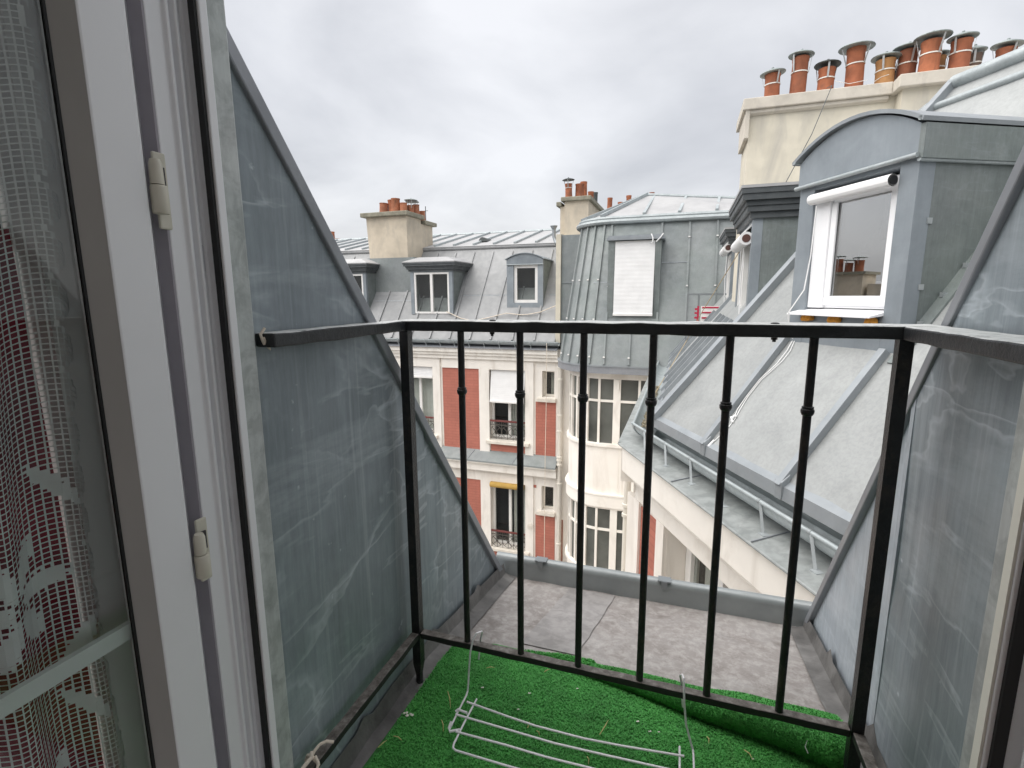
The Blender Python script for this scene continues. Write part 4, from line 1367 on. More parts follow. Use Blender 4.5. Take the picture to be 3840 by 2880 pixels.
def drop_blind(name, F, u0, u1, z0, z1, v, label, cat='blind', tilt=0.0, mt='blind_cloth', weave=True):
    g = thing(name, label, cat, F((u0 + u1) / 2, v, z0))
    mb = MB(F)
    n = 34
    rows = []
    for j in range(n + 1):
        z = z1 + (z0 - z1) * j / n
        t = j / n
        zz_ = 0.0012 * (j % 2)
        rows.append([(u0 + (u1 - u0) * i / 8, v + zz_ + tilt * t + 0.006 * noise.noise((i * 0.7, j * 0.2, u0)), z) for i in range(9)])
    mb.grid(rows)
    mb.build('cloth', mt, g, recalc=False)
    MB(F).box(u0 - 0.005, u1 + 0.005, v + tilt - 0.012, v + tilt + 0.022, z0 - 0.05, z0).build('bottom_bar', 'white_paint', g, bevel=0.008)
    mb = MB(F)
    mb.box(u0, u1, v - 0.03, v - 0.004, z1 - 0.01, z1 + 0.02)
    mb.build('head_rail', 'white_paint', g)
    return g


drop_blind('roller_blind', FO, -4.67, -3.75, -2.66, -1.87, -(YW + 0.03), 'half-lowered white blind on the window right of the big red panel', tilt=0.13)
drop_blind('roller_blind', FO, -7.27, -6.36, -2.13, -1.87, -(YW + 0.04), 'white blind barely lowered over the curtained window by the left cheek', tilt=0.04)
aw = thing('awning_roll', 'rolled yellow awning at the head of a lower window on the facing house', 'awning', (-4.2, YW, -4.95))
MB().tube([(-4.69, YW - 0.08, -4.95), (-3.76, YW - 0.08, -4.95)], 0.075, 12).build('roll', 'awning_yellow', aw, smooth=True)
MB().box(-4.69, -3.76, YW - 0.06, YW + 0.10, -4.90, -4.882).build('hood', 'awning_yellow', aw)
# vent hole, meter box and hanging line on the facing wall
tag(MB().box(-3.62, -3.44, YW - 0.02, YW - 0.002, -4.93, -4.86).build('vent_slot', 'red_brick_paint'), 'small red vent slot left of the lower tiny window', 'vent')
jb = MB().prism([(-3.585 + 0.09 * math.cos(a * math.pi / 4 + 0.39), YW - 0.06, -6.02 + 0.105 * math.sin(a * math.pi / 4 + 0.39)) for a in range(8)], (0, 0.055, 0))
jt = thing('junction_box', 'pale octagonal box on the wall beside the lowest red panel', 'box', (-3.585, YW, -6.15))
jb.build('body', 'off_white_paint', jt)
MB().box(-3.63, -3.54, YW - 0.075, YW - 0.0605, -6.06, -5.98).build('lid', 'stone_sill', jt)
tag(MB().tube([(-3.10, 11.87, -1.12), (-3.10, YW - 0.33, -2.5), (-3.12, YW - 0.33, -4.0), (-3.13, YW - 0.33, -6.9)], 0.008, 5).build('hanging_line', 'cord_cream'), 'thin pale line hanging down the wall past the tiny windows', 'cable')
tag(MB().tube([(-6.0, 12.44, -0.40), (-5.56, 12.38, -0.57), (-5.2, 12.36, -0.63), (-4.90, 12.37, -0.57), (-4.3, 12.42, -0.43), (-3.95, 12.45, -0.47), (-3.75, 12.44, -0.46), (-3.42, 12.45, -0.40), (-2.98, 12.5, -0.22), (-2.9, 12.2, -0.3)], 0.012, 6).build('roof_cable', 'cord_cream', smooth=True), 'pale cable sagging across the zinc roof below the two dormers', 'cable')

# down pipe in the corner
dp = thing('downpipe', 'cream downpipe in the corner between red panels and stair tower', 'pipe', (-2.80, 12.05, -15))
MB().tube([(-2.80, 12.05, -15), (-2.80, 12.05, -1.62), (-2.77, 11.9, -1.50), (-2.62, 11.6, -1.42)], 0.055, 12).build('tube', 'pipe_cream', dp, smooth=True)
for z in (-1.75, -2.05, -2.95, -3.35, -4.02, -4.10, -4.22, -4.72, -6.35, -8.0):
    MB().lathe((-2.80, 12.05, z), [(0.058, 0), (0.073, 0.01), (0.073, 0.05), (0.058, 0.06)], 14, cap=False).build('collar', 'pipe_cream', dp, smooth=True)
tag(MB().tube([(-2.70, 12.02, -15), (-2.70, 12.02, -5.65)], 0.022, 8).build('rust_pipe', 'rust_pipe', smooth=True), 'thin rusty pipe right beside the cream downpipe', 'pipe')

# roof fittings on the facing house
vp = thing('flue_pipe', 'bent grey flue pipe with conical top at the end of the facing roof', 'flue', (-3.3, 13.4, 1.3))
MB().tube([(-3.22, 13.30, 1.33), (-3.27, 13.38, 1.40), (-3.32, 13.4, 1.52), (-3.325, 13.4, 1.72)], 0.048, 10).build('tube', 'zinc_seam', vp, smooth=True)
MB().lathe((-3.325, 13.4, 1.70), [(0.05, 0), (0.10, 0.09), (0.095, 0.095), (0.05, 0.03)], 12).build('cone', 'zinc_seam', vp, smooth=True)
mb = MB()
poly = [(-5.78 + 0.125 * math.cos(a * math.pi / 8), 14.55, 1.60 + 0.125 * math.sin(a * math.pi / 8)) for a in range(9)]
mb.prism(poly, (0, 0.6, 0.0))
tag(mb.build('roof_vent', 'vent_dark'), 'small dark half-round vent on the pale top roof across the court', 'vent')

# chimney stack on the facing roof
ch = thing('chimney_stack', 'beige chimney stack with mossy coping and clustered pots on the facing roof', 'chimney', (-8.4, 14.2, 1.0))
KC = 0.9405
MB().hull8([(-8.62, 12.95, 1.081), (-7.39, 12.95, 1.081), (-7.39, 13.77, 1.081), (-8.62, 13.77, 1.081)], [(-8.68, 12.95, 2.20), (-7.39, 12.95, 2.20), (-7.39, 13.77, 2.20), (-8.68, 13.77, 2.20)]).build('stack', 'chimney_render_beige', ch)
MB().box(-8.2, -7.395, 13.771, 14.5, 1.2, 2.08).build('rear_stack', 'chimney_render_beige', ch)
MB().box(-8.80, -7.30, 12.83, 13.86, 2.201, 2.32).build('coping', 'mossy_coping', ch, bevel=0.02)
MB().box(-8.22, -7.28, 13.861, 14.60, 2.081, 2.195).build('coping', 'mossy_coping', ch, bevel=0.02)
MB().box(-8.70, -7.20, 12.95, 13.9, 0.05, 1.08).build('breast', 'zinc_turret', ch)
for u, v, zt, r in ((-8.72, 13.95, 2.76, 0.125), (-8.50, 14.1, 2.86, 0.135), (-8.34, 14.0, 2.88, 0.13), (-8.10, 14.25, 2.70, 0.10), (-8.22, 14.45, 2.74, 0.10), (-8.08, 14.02, 2.74, 0.11), (-7.90, 14.45, 2.75, 0.10), (-7.96, 14.95, 2.64, 0.09), (-8.62, 14.4, 2.70, 0.10)):
    chimney_pot(WORLD, ch, u * KC, v * KC, 2.195 if v > 14.8 else 2.32, zt * KC, r * 0.95, 'terracotta_far')
chimney_pot(WORLD, ch, -8.10 * KC, 14.58 * KC, 2.32, 2.57, 0.095, 'terracotta_far', cap=(0.20, 'cap_metal'), capz=0.13, band=False)
chimney_pot(WORLD, ch, -7.98 * KC, 14.28 * KC, 2.32, 2.55, 0.095, 'terracotta_far', cap=(0.19, 'cap_metal'), capz=0.14, band=False)
ac = MB()
ac.tube([(-7.45, 14.2, 2.19), (-7.45, 14.2, 2.64)], 0.012, 5)
ac.bar((-7.53, 14.2, 2.51), (-7.37, 14.2, 2.51), 0.012, 0.012)
tag(ac.build('aerial', 'vent_dark'), 'tiny dark aerial standing among the facing chimney pots', 'aerial')
fp_ = thing('chimney_pots', 'two far red chimney pots just showing past the left cheek wall', 'chimney', (-13.7, 18, 1.2))
MB().box(-14.2, -13.2, 17.8, 18.6, 0.8, 2.20).build('stack', 'chimney_render_beige', fp_)
chimney_pot(WORLD, fp_, -13.77, 18.05, 2.20, 2.61, 0.13, 'terracotta_far')
chimney_pot(WORLD, fp_, -13.50, 18.05, 2.20, 2.33, 0.13, 'terracotta_far')

# second stack at the party wall by the stair tower
c2 = thing('chimney_stack', 'beige chimney stack with stepped coping at the party wall by the stair tower', 'chimney', (-2.6, 13.5, 1.3))
MB().box(-2.87, -2.29, 12.62, 14.95, 1.0, 2.235).build('stack', 'chimney_render_beige', c2)
MB().box(-2.985, -2.871, 12.66, 13.4, 1.0, 2.13).build('rear_stack', 'chimney_render_beige', c2)
MB().box(-2.95, -2.22, 12.54, 15.02, 2.236, 2.335).build('coping', 'mossy_coping', c2, bevel=0.015)
MB().box(-3.07, -2.951, 12.58, 13.48, 2.131, 2.235).build('coping', 'mossy_coping', c2, bevel=0.015)
chimney_pot(WORLD, c2, -2.79, 12.72, 2.335, 2.66, 0.083, 'terracotta', cap=(0.15, 'cap_metal_dark'), capz=0.09)
chimney_pot(WORLD, c2, -2.555, 12.85, 2.335, 2.66, 0.105, 'terracotta')
chimney_pot(WORLD, c2, -2.535, 13.3, 2.335, 2.80, 0.085, 'terracotta')
chimney_pot(WORLD, c2, -2.44, 13.75, 2.335, 2.64, 0.075, 'terracotta')
chimney_pot(WORLD, c2, -2.42, 14.2, 2.335, 2.70, 0.08, 'vent_dark')
c3 = thing('chimney_pots', 'row of four separate red pots rising behind the stair tower roof', 'chimney', (-1.7, 16, 1.0))
MB().box(-2.6, -0.7, 15.8, 16.4, 0.5, 2.30).build('stack', 'chimney_render_beige', c3)
for x, zt in ((-2.275, 2.86), (-1.96, 2.72), (-1.695, 2.89), (-1.065, 2.93)):
    chimney_pot(WORLD, c3, x, 16.0, 2.30, zt, 0.075, 'terracotta')

# ================================================================== stair tower
tw = thing('stair_tower', 'rounded cream stair tower with curved windows and dark zinc roof', 'tower', (-0.8, 10.8, -15))
CXT, CYT, RT = -1.45, 10.65, 0.80
C1X, C1Y, R1 = -1.36, 11.15, 0.80        # plan circle at the roof break
R0_ = RT + 0.22
TX1 = 1.4


def tower_path(off, n=12, x1=TX1):
    """plan outline from the back of the left side round the corner to the right end; off = outward offset"""
    r = RT + off
    pts = [(CXT - r, 12.3)]
    for k in range(n + 1):
        a = math.pi + (math.pi / 2) * k / n
        pts.append((CXT + r * math.cos(a), CYT + r * math.sin(a)))
    m_ = 10
    for k in range(1, m_ + 1):
        pts.append((CXT + (x1 - CXT) * k / m_, CYT - r))
    return pts


def tower_top(off, n=12, x1=TX1):
    r = R1 + off
    pts = [(C1X - r, 12.8)]
    for k in range(n + 1):
        a = math.pi + (math.pi / 2) * k / n
        pts.append((C1X + r * math.cos(a), C1Y + r * math.sin(a)))
    for k in range(1, 11):
        pts.append((C1X + (x1 - C1X) * k / 10, C1Y - r))
    return pts


def tower_band(name, o0, o1, z0, z1, mt, parent, z0b=None, smooth=True):
    """closed ring strip between offsets o0 (outer face) and o1 (inner)"""
    A, B = tower_path(o0), tower_path(o1)
    mb = MB()
    mb.grid([[(x, y, z0) for x, y in A], [(x, y, z1) for x, y in A]])
    mb.grid([[(x, y, z1) for x, y in A], [(x, y, z1) for x, y in B]])
    mb.grid([[(x, y, z0) for x, y in B], [(x, y, z0) for x, y in A]])
    return mb.build(name, mt, parent, smooth=smooth)


lev = [(-1.60, -2.90), (-4.27, -5.62), (-6.94, -8.29)]
zs_ = [-1.46]
prev = -1.46
for h_, s_ in lev:
    tower_band('wall', 0.0, -0.2, h_, prev, 'cream_wall', tw) if prev - h_ > 0.02 else None
    prev = s_
tower_band('wall', 0.0, -0.2, -15, prev, 'cream_wall', tw)
for k, (h_, s_) in enumerate(lev):
    tower_band('sill', 0.05, -0.1, s_ - 0.055, s_ + 0.005, 'cream_trim', tw)
    if k:
        tower_band('belt', 0.045, 0.0005, h_ + 0.05, h_ + 0.30, 'cream_trim', tw)
        tower_band('belt', 0.065, 0.0005, h_ + 0.301, h_ + 0.335, 'cream_trim', tw)
    # glazed band: curved posts, transom, panes
    path = tower_path(-0.03, 16)
    # posts given by arc angle or x
    posts = []
    for a in (186, 199, 212, 228, 248, 266):
        posts.append((CXT + (RT - 0.03) * math.cos(R(a)), CYT + (RT - 0.03) * math.sin(R(a)), a, 0.022))
    for x, wd_ in ((-1.16, 0.07), (-0.74, 0.022), (-0.50, 0.07), (-0.26, 0.022), (0.0, 0.07), (0.3, 0.022), (0.6, 0.07)):
        posts.append((x, CYT - RT + 0.03, 270, wd_))
    for px_, py_, a, wd_ in posts:
        d = Vector((math.cos(R(a)), math.sin(R(a)), 0))
        s2 = Vector((-d.y, d.x, 0))
        mb = MB()
        c = Vector((px_, py_, 0))
        q = [c - s2 * wd_ - d * 0.03, c + s2 * wd_ - d * 0.03, c + s2 * wd_ + d * 0.03, c - s2 * wd_ + d * 0.03]
        mb.prism([(p.x, p.y, s_ + 0.004) for p in q], (0, 0, h_ - s_ - 0.008))
        mb.build('mullion', 'cream_trim', tw)
    zt_ = h_ - (h_ - s_) * 0.335
    tower_band('transom', -0.008, -0.05, zt_ - 0.022, zt_ + 0.022, 'cream_trim', tw)
    # panes between neighbouring posts
    pp = [(CXT - RT + 0.04, 12.2)] + [(p[0], p[1]) for p in posts]
    gp = MB()
    for p0, p1 in zip(posts[:-1], posts[1:]):
        a0, a1 = p0[2], p1[2]
        seg = []
        if a0 < 270:
            for t in range(5):
                a = a0 + (min(a1, 270) - a0) * t / 4
                seg.append((CXT + (RT - 0.045) * math.cos(R(a)), CYT + (RT - 0.045) * math.sin(R(a))))
            if a1 >= 270:
                seg.append((p1[0], CYT - RT + 0.045))
        else:
            seg = [(p0[0], CYT - RT + 0.045), (p1[0], CYT - RT + 0.045)]
        for za_, zb_ in ((s_ + 0.004, zt_ - 0.0225), (zt_ + 0.0225, h_ - 0.004)):
            MB().grid([[(x, y, za_) for x, y in seg], [(x, y, zb_) for x, y in seg]]).build('pane', 'wired_glass', tw, smooth=True, recalc=False)
# blank panels between the floors: raised frame lines on the wall
for z0, z1 in ((-3.96, -2.96), (-6.63, -5.68)):
    for x in (-1.10, -1.02, -0.55, -0.47):
        MB().box(x - 0.006, x + 0.006, CYT - RT - 0.012, CYT - RT - 0.001, z0, z1).build('panel_joint', 'cream_trim', tw)
MB().box(-1.15, -1.12, CYT - RT - 0.06, CYT - RT - 0.002, -1.80, -1.60).build('bracket', 'cream_trim', tw)
# eaves gutter band
tower_band('eaves_band', 0.25, -0.1, -1.46, -1.31, 'zinc_band', tw)
gutr = tower_band('eaves_lip', 0.262, 0.24, -1.332, -1.306, 'zinc_seam', tw)
# curved mansard
A, B = tower_path(0.22, 12), tower_top(0.0, 12)
mb = MB()
rows = []
for j in range(7):
    t = j / 6
    sw = -0.03 * math.sin(t * math.pi)
    rows.append([(a[0] + (b_[0] - a[0]) * t, a[1] + (b_[1] - a[1]) * t + 0, -1.31 + 2.69 * t + 0) for a, b_ in zip(A, B)])
mb.grid(rows)
tr_ = mb.build('roof', 'zinc_turret', tw, smooth=True, recalc=False)


def on_slope(x=None, ang=None, t=0.0, lift=0.03):
    if ang is not None:
        ca, sa_ = math.cos(R(ang)), math.sin(R(ang))
        p0 = (CXT + (R0_ + lift) * ca, CYT + (R0_ + lift) * sa_)
        p1 = (C1X + (R1 + lift) * ca, C1Y + (R1 + lift) * sa_)
        return (p0[0] + (p1[0] - p0[0]) * t, p0[1] + (p1[1] - p0[1]) * t, -1.31 + 2.69 * t)
    y0, y1 = CYT - R0_ - lift, C1Y - R1 - lift
    return (x, y0 + (y1 - y0) * t, -1.31 + 2.69 * t)


seams = [dict(ang=a) for a in (212, 229, 243, 257)] + [dict(x=x) for x in (-1.40, -0.94, -0.47, 0.02, 0.50, 0.98)]
for sgd in seams:
    t1 = 0.985
    t0_ = 0.01
    if sgd.get('x') == -0.94:
        t1 = 0.30
    MB().bar(on_slope(t=t0_, lift=0.015, **sgd), on_slope(t=t1, lift=0.015, **sgd), 0.035, 0.045, (0, -1, 0.2) if 'x' in sgd else (math.cos(R(sgd['ang'])), math.sin(R(sgd['ang'])), 0.2)).build('seam', 'zinc_turret', tr_)
    for t in (0.06, 0.32, 0.60) if 'x' not in sgd else (0.06, 0.30, 0.55, 0.88):
        if t < t1:
            p = on_slope(t=t, lift=0.045, **sgd)
            MB().box(p[0] - 0.018, p[0] + 0.018, p[1] - 0.016, p[1] + 0.012, p[2] - 0.012, p[2] + 0.012).build('cleat', 'white_paint', tr_)
for x0, x1, t in ((-0.47, 0.02, 0.71), (-1.95, -1.44, 0.58)):
    MB().bar(on_slope(x=x0, t=t, lift=0.004) if x0 > -1.5 else on_slope(ang=250, t=t, lift=0.004), on_slope(x=x1, t=t, lift=0.004), 0.016, 0.010, (0, -1, 0.2)).build('cross_joint', 'zinc_seam', tr_)
# break mouldings
A2 = tower_top(0.05, 12)
mb = MB()
mb.tube([(x, y, 1.40) for x, y in A2], 0.05, 8)
mb.tube([(x, y, 1.47) for x, y in tower_top(0.01, 12)], 0.04, 8)
mb.build('break_roll', 'zinc_gutter', tw, smooth=True)
# low pyramidal top
ap = (-0.87, 11.75, 2.10)
rim = [(x, y, 1.49) for x, y in tower_top(0.0, 10)]
mb = MB()
kk = mb.pts([ap, (1.4, 11.9, 1.90)] + rim)
n_r = len(rim)
flat0 = 11
for i in range(n_r - 1):
    if i <= flat0:
        mb.f.append((kk, kk + 2 + i, kk + 2 + i + 1))
    else:
        pass
mb.f.append(tuple([kk, kk + 2 + flat0 + 1] + [kk + 2 + n_r - 1] + [kk + 1]))
tt = mb.build('top_roof', 'zinc_top', tw, recalc=False)
for a in (200, 225, 250):
    p = (C1X + R1 * math.cos(R(a)), C1Y + R1 * math.sin(R(a)), 1.53)
    MB().bar(p, (ap[0], ap[1], ap[2] + 0.03), 0.05, 0.06).build('batten', 'zinc_gutter', tt)
for x in (-0.82, -0.18, 0.47, 1.1):
    MB().bar((x, C1Y - R1 + 0.02, 1.52), (x + 0.10, 11.8, 2.09 - (x + 0.87) * 0.085), 0.05, 0.06).build('batten', 'zinc_gutter', tt)
MB().tube([(ap[0], ap[1], ap[2] + 0.01), (1.4, 11.9, 1.91)], 0.04, 8).build('ridge', 'zinc_gutter', tt, smooth=True)
MB().box(-2.815, TX1, 12.12, 15.5, -1.3, 1.40).build('side_panel', 'zinc_turret', tw)
MB().bar((-2.81, 12.112, 0.30), (-2.1, 12.112, 0.30), 0.012, 0.02, (0, -1, 0)).build('cross_joint', 'zinc_seam', tw)
vt = thing('roof_vent', 'small grey mushroom vent on the tower ridge beside the dark dormer cornice', 'vent', (0.77, 12, 1.8))
MB().lathe((0.77, 12.0, 1.80), [(0.06, 0), (0.055, 0.17), (0.03, 0.18)], 12).build('neck', 'cap_metal_dark', vt, smooth=True)
MB().lathe((0.77, 12.0, 1.975), [(0.10, 0), (0.105, 0.01), (0.06, 0.045), (0.01, 0.06)], 12).build('hat', 'zinc_gutter', vt, smooth=True)
# tower roof window with lowered blind
mb = MB()
yb = 9.86
mb.box(-1.40, -1.28, yb, yb + 0.55, -0.42, 1.00)
mb.box(-0.555, -0.45, yb, yb + 0.55, -0.42, 1.00)
mb.box(-1.28, -0.555, yb + 0.05, yb + 0.55, 0.97, 1.00)
sur = mb.build('window_surround', 'zinc_flank', tw)
MB().box(-1.43, -0.40, yb - 0.06, yb + 0.6, 1.001, 1.045).build('lintel', 'zinc_seam', sur)
MB().box(-1.41, -0.42, yb - 0.03, yb + 0.6, 1.046, 1.085).build('lintel', 'zinc_seam', sur)
MB().box(-1.28, -0.555, yb + 0.12, yb + 0.16, -0.40, 0.97).build('pane', 'wired_glass', sur)
drop_blind('roller_blind', FO, -1.275, -0.56, -0.33, 0.965, -(yb + 0.01), 'white blind fully lowered over the window in the stair tower roof', tilt=0.05)
tag(MB().tube([(-0.63, 9.80, 1.09), (-0.60, 9.79, 1.02), (-0.60, 9.80, 0.95), (-0.63, 9.83, 0.93)], 0.011, 6).build('blind_cord', 'cord_white', smooth=True), 'short white cord loop at the head of the tower window blind', 'cord')
tag(MB().tube([(-0.42, 9.78, 1.09), (-0.47, 9.78, 1.02), (-0.54, 9.80, 0.95)], 0.011, 6).build('blind_cord', 'cord_white', smooth=True), 'slanting white cord at the right corner of the tower window blind', 'cord')

# ================================================================== left wing, mirrored in the near dormer's glass
lw = thing('left_wing', 'zinc roofed wing on the left of the court, mirrored in the near dormer glass', 'house', (-18, 9, -15))
MB().box(-21.0, -16.1, 4.9, 14.3, -15, -2.2).build('wall', 'cream_wall', lw)
MB().prism([(-15.9, 4.9, -2.0), (-17.6, 4.9, 0.10), (-21.2, 4.9, 0.10), (-21.2, 4.9, -2.2), (-16.0, 4.9, -2.2)], (0, 9.4, 0)).build('roof', 'zinc_opposite', lw)
MB().prism([(-17.5, 4.9, 0.101), (-19.4, 4.9, 0.50), (-21.2, 4.9, 0.101)], (0, 9.4, 0)).build('top_roof', 'zinc_top', lw)
lst = thing('chimney_stack', 'grey chimney stack with pots mirrored in the near dormer window', 'chimney', (-17.4, 9.6, -0.8))
MB().box(-18.0, -16.7, 9.5, 11.2, -1.2, 0.70).build('stack', 'chimney_render_beige', lst)
MB().box(-18.1, -16.6, 9.4, 11.3, 0.701, 0.80).build('coping', 'mossy_coping', lst)
MB().box(-18.0, -16.9, 7.7, 9.39, -1.2, 0.35).build('low_stack', 'chimney_render_beige', lst)
for u, v, zt in ((-16.9, 9.7, 1.20), (-16.9, 10.05, 1.12), (-17.0, 10.4, 1.28), (-17.0, 10.75, 1.24), (-17.2, 11.05, 1.32), (-17.4, 9.9, 1.22), (-17.5, 10.6, 1.30)):
    chimney_pot(WORLD, lst, u, v, 0.80, zt, 0.13, 'terracotta', cap=(0.22, 'cap_metal'), capz=0.10, band=False)

# ================================================================== near wing on the right
nw = thing('right_wing', 'zinc roofed wing on the right with cream cornice and long half-round gutter', 'house', FW(3, 3.5, -15))
A0, A1 = 1.2, 4.40          # along the wing
B0 = 1.93                    # foot of the slope
ZB = -1.05
TB, TZ = 3.95, ZB + (3.95 - 1.93) * TAN
TZF = 1.37


def hip_a(b):
    """where the near slope meets the far slope (a as function of b)"""
    # Y = 4.5 + .25 X, X = -.4695 a + .8829 b, Y = .8829 a + .4695 b
    return (4.5 + 0.25 * 0.8829 * b - 0.4695 * b) / (0.8829 + 0.25 * 0.4695)


def sl(a, b, lift=0.0):
    """point on near slope lifted along its normal"""
    s_, c_ = math.sin(R(52)), math.cos(R(52))
    return (a, b - s_ * lift, ZB + (b - B0) * TAN + c_ * lift)


SLN = -N_ * math.sin(R(52)) + Vector((0, 0, math.cos(R(52))))
def slope_sheet(a0, a1, b0, b1, name, parent, lift0=0.0, sd_=0):
    rows = []
    for j in range(11):
        b = b0 + (b1 - b0) * j / 10
        e1 = min(a1, hip_a(b)) if a1 > 3.3 else a1
        rows.append([sl(a0 + (e1 - a0) * i / 10, b, lift0 + 0.004 * noise.noise((i * 0.35 + sd_, j * 0.45, 1 + sd_))) for i in range(11)])
    return MB(FW).grid(rows).build(name, 'zinc_slope', parent, smooth=True, recalc=False)


nroof = slope_sheet(A0, 9.0, B0, TB, 'roof', nw, -0.012)
for k_, (a0_, a1_, b0_, b1_) in enumerate(((A0, 1.62, B0, 3.2), (1.62, 2.42, B0, 3.2), (2.42, 3.22, B0, 2.60), (3.22, 9.0, B0, 3.2), (A0, 2.0, 3.2, TB), (2.0, 2.8, 3.2, TB), (2.8, 9.0, 3.2, TB))):
    slope_sheet(a0_, a1_, b0_, b1_ + (0.04 if b1_ < TB else 0), 'sheet', nroof, 0.001 if b0_ == B0 else 0.006, k_ * 3.3)


def seam_bar(a0, b0, a1, b1, wd_=0.045, ht=0.045, mt='zinc_seam', parent=None, name='seam'):
    p, q = sl(a0, b0, ht / 2), sl(a1, b1, ht / 2)
    return MB(FW).bar(p, q, wd_, ht, tuple(SLN)).build(name, mt, parent or nroof, bevel=0.004)


for a in (1.62, 2.42):
    seam_bar(a, B0 - 0.01, a, 2.50 if a > 2.4 else TB)
seam_bar(3.22, B0 - 0.01, 3.22, 2.52)
hp = seam_bar(hip_a(B0) - 0.0, B0 - 0.01, hip_a(TB), TB, 0.055, 0.06)
hp.name = 'hip_roll'
seam_bar(hip_a(B0) + 0.075, B0 + 0.0, hip_a(TB) + 0.075, TB, 0.02, 0.03)
for a in (2.42, 3.22):
    MB(FW).prism([(a - 0.03, B0 - 0.030, ZB - 0.075), (a - 0.03, B0 - 0.034, ZB + 0.03), (a - 0.03, B0 + 0.02, ZB + 0.075), (a - 0.03, B0 + 0.02, ZB + 0.02)], (0.06, 0, 0)).build('seam_foot', 'zinc_seam', nroof, bevel=0.006)
# drip edge, inner gutter apron
drip = MB(FW).prism([(A0, B0 - 0.024, ZB - 0.07), (A0, B0 - 0.018, ZB + 0.005), (A0, B0 + 0.03, ZB + 0.035), (A0, B0 + 0.03, ZB - 0.07)], (hip_a(B0) - A0, 0, 0))
drip.build('drip_edge', 'zinc_seam', nw)
MB(FW).prism([(A0, B0 + 0.04, ZB - 0.0705), (A0, B0 - 0.012, ZB - 0.0705), (A0, 2.052, -1.24), (A0, 2.075, -1.24)], (hip_a(B0) - A0 + 0.12, 0, 0)).build('apron', 'zinc_gutter', nw)
# gutter: rim at b=1.90, half round to the roof
FWg = Fr((0, 0, 0), T_, -N_)
ng = half_gutter(FWg, nw, [(A0, -1.985), (4.46, -1.985)], -1.205, 0.088, 'zinc_gutter')
MB(FW).tube([(A0, 1.897, -1.196), (4.46, 1.897, -1.196)], 0.0135, 12).build('rim', 'zinc_gutter', ng, smooth=True)
for k in range(8):
    a = 4.18 - k * 0.405 if k < 8 else 0
    br_ = MB(FW)
    br_.bar((a - 0.10, 1.862, -1.352), (a - 0.02, 1.888, -1.20), 0.016, 0.006, (0, 0.3, 0.2))
    br_.build('bracket', 'zinc_bracket', ng)
    MB(FW).box(a - 0.135, a - 0.085, 1.838, 1.885, -1.3535, -1.346).build('bracket_foot', 'zinc_bracket', ng)
    MB(FW).tube([(a - 0.012, 1.897, -1.196), (a + 0.012, 1.897, -1.196)], 0.0155, 12).build('rim_clip', 'zinc_bracket', ng, smooth=True)
    arcp = [(a - 0.02, 1.985 - 0.0905 * math.cos(q * math.pi / 10), -1.205 - 0.0955 * math.sin(q * math.pi / 10)) for q in range(0, 9)]
    MB(FW).tube(arcp, 0.005, 6).build('hoop', 'zinc_seam', ng, smooth=True)
# zinc ledge on the cornice
A_END = 4.38
MB(FW).prism([(A0, 1.735, -1.375), (A0, 1.735, -1.358), (A0, 2.10, -1.330), (A0, 2.10, -1.375)], (A_END - A0, 0, 0)).build('ledge', 'zinc_ledge', nw)
MB(FW).tube([(A0, 1.735, -1.366), (A_END, 1.735, -1.366)], 0.009, 8).build('ledge_bead', 'zinc_ledge', nw, smooth=True)
for a in (3.35, 2.40, 1.45):
    MB(FW).bar((a - 0.01, 1.74, -1.352), (a + 0.03, 2.0, -1.334), 0.007, 0.008).build('ledge_joint', 'zinc_rake', nw)
# cornice mouldings
mb = MB(FW)
mb.box(A0, A_END - 0.02, 1.765, 2.1, -1.62, -1.376)
mb.prism([(A0, 1.765, -1.6205), (A0, 1.80, -1.65), (A0, 2.05, -1.65), (A0, 2.05, -1.6205)], (A_END - A0 - 0.04, 0, 0))
mb.box(A0, A_END + 0.0, 1.885, 2.1, -1.75, -1.6505)
mb.box(A0, A_END + 0.06, 1.945, 2.1, -1.945, -1.7505)
mb.build('cornice', 'cream_trim', nw, bevel=0.006)
# wall with red panel and window opening
mb = MB(FW)
for a0_, a1_, z0, z1 in ((3.98, 4.60, -15, -1.946), (3.82, 3.98, -15, -1.946), (2.72, 3.82, -15, -4.1), (2.50, 2.72, -15, -1.946), (A0, 2.50, -15, -1.946)):
    mb.box(a0_ + 0.0005, a1_ - 0.0005, 1.98, 2.30, z0, z1)
mb.build('wall', 'cream_wall', nw)
MB(FW).box(3.975, 4.34, 1.968, 1.979, -4.2, -1.99).build('red_panel', 'red_brick_paint', nw)
MB(FW).box(4.345, 4.62, 1.945, 1.979, -15, -1.947).build('pier', 'cream_wall', nw)
MB(FW).box(3.825, 3.97, 1.945, 1.979, -15, -1.947).build('pier', 'cream_wall', nw)
FWi = Fr((0, 0, 0), -T_, -N_)
window(FWi, nw, -3.815, -2.725, -4.05, -1.95, -2.16, 2, 0.09, curtain=(-3.72, -3.3, 'room_curtain'))
MB(FW).box(A0, 4.5, 2.4, 5.5, -15, -1.5).build('core', 'dark_room', nw)
# break roll and top slope
MB(FW).tube([(A0, TB - 0.02, TZ + 0.01), (hip_a(TB), TB - 0.02, TZ + 0.01)], 0.05, 10).build('break_roll', 'zinc_gutter', nw, smooth=True)
MB(FW).prism([(A0, TB - 0.03, TZ + 0.03), (A0, 6.2, TZ + 0.62), (A0, 8.0, TZ), (A0, TB, TZ - 0.05)], (hip_a(TB) - A0, 0, 0)).build('top_roof', 'zinc_slope', nw)
MB(FW).tube([(A0, 3.81, ZB + 1.88 * TAN + 0.02), (hip_a(3.81), 3.81, ZB + 1.88 * TAN + 0.02)], 0.028, 10).build('break_roll', 'zinc_gutter', nw, smooth=True)

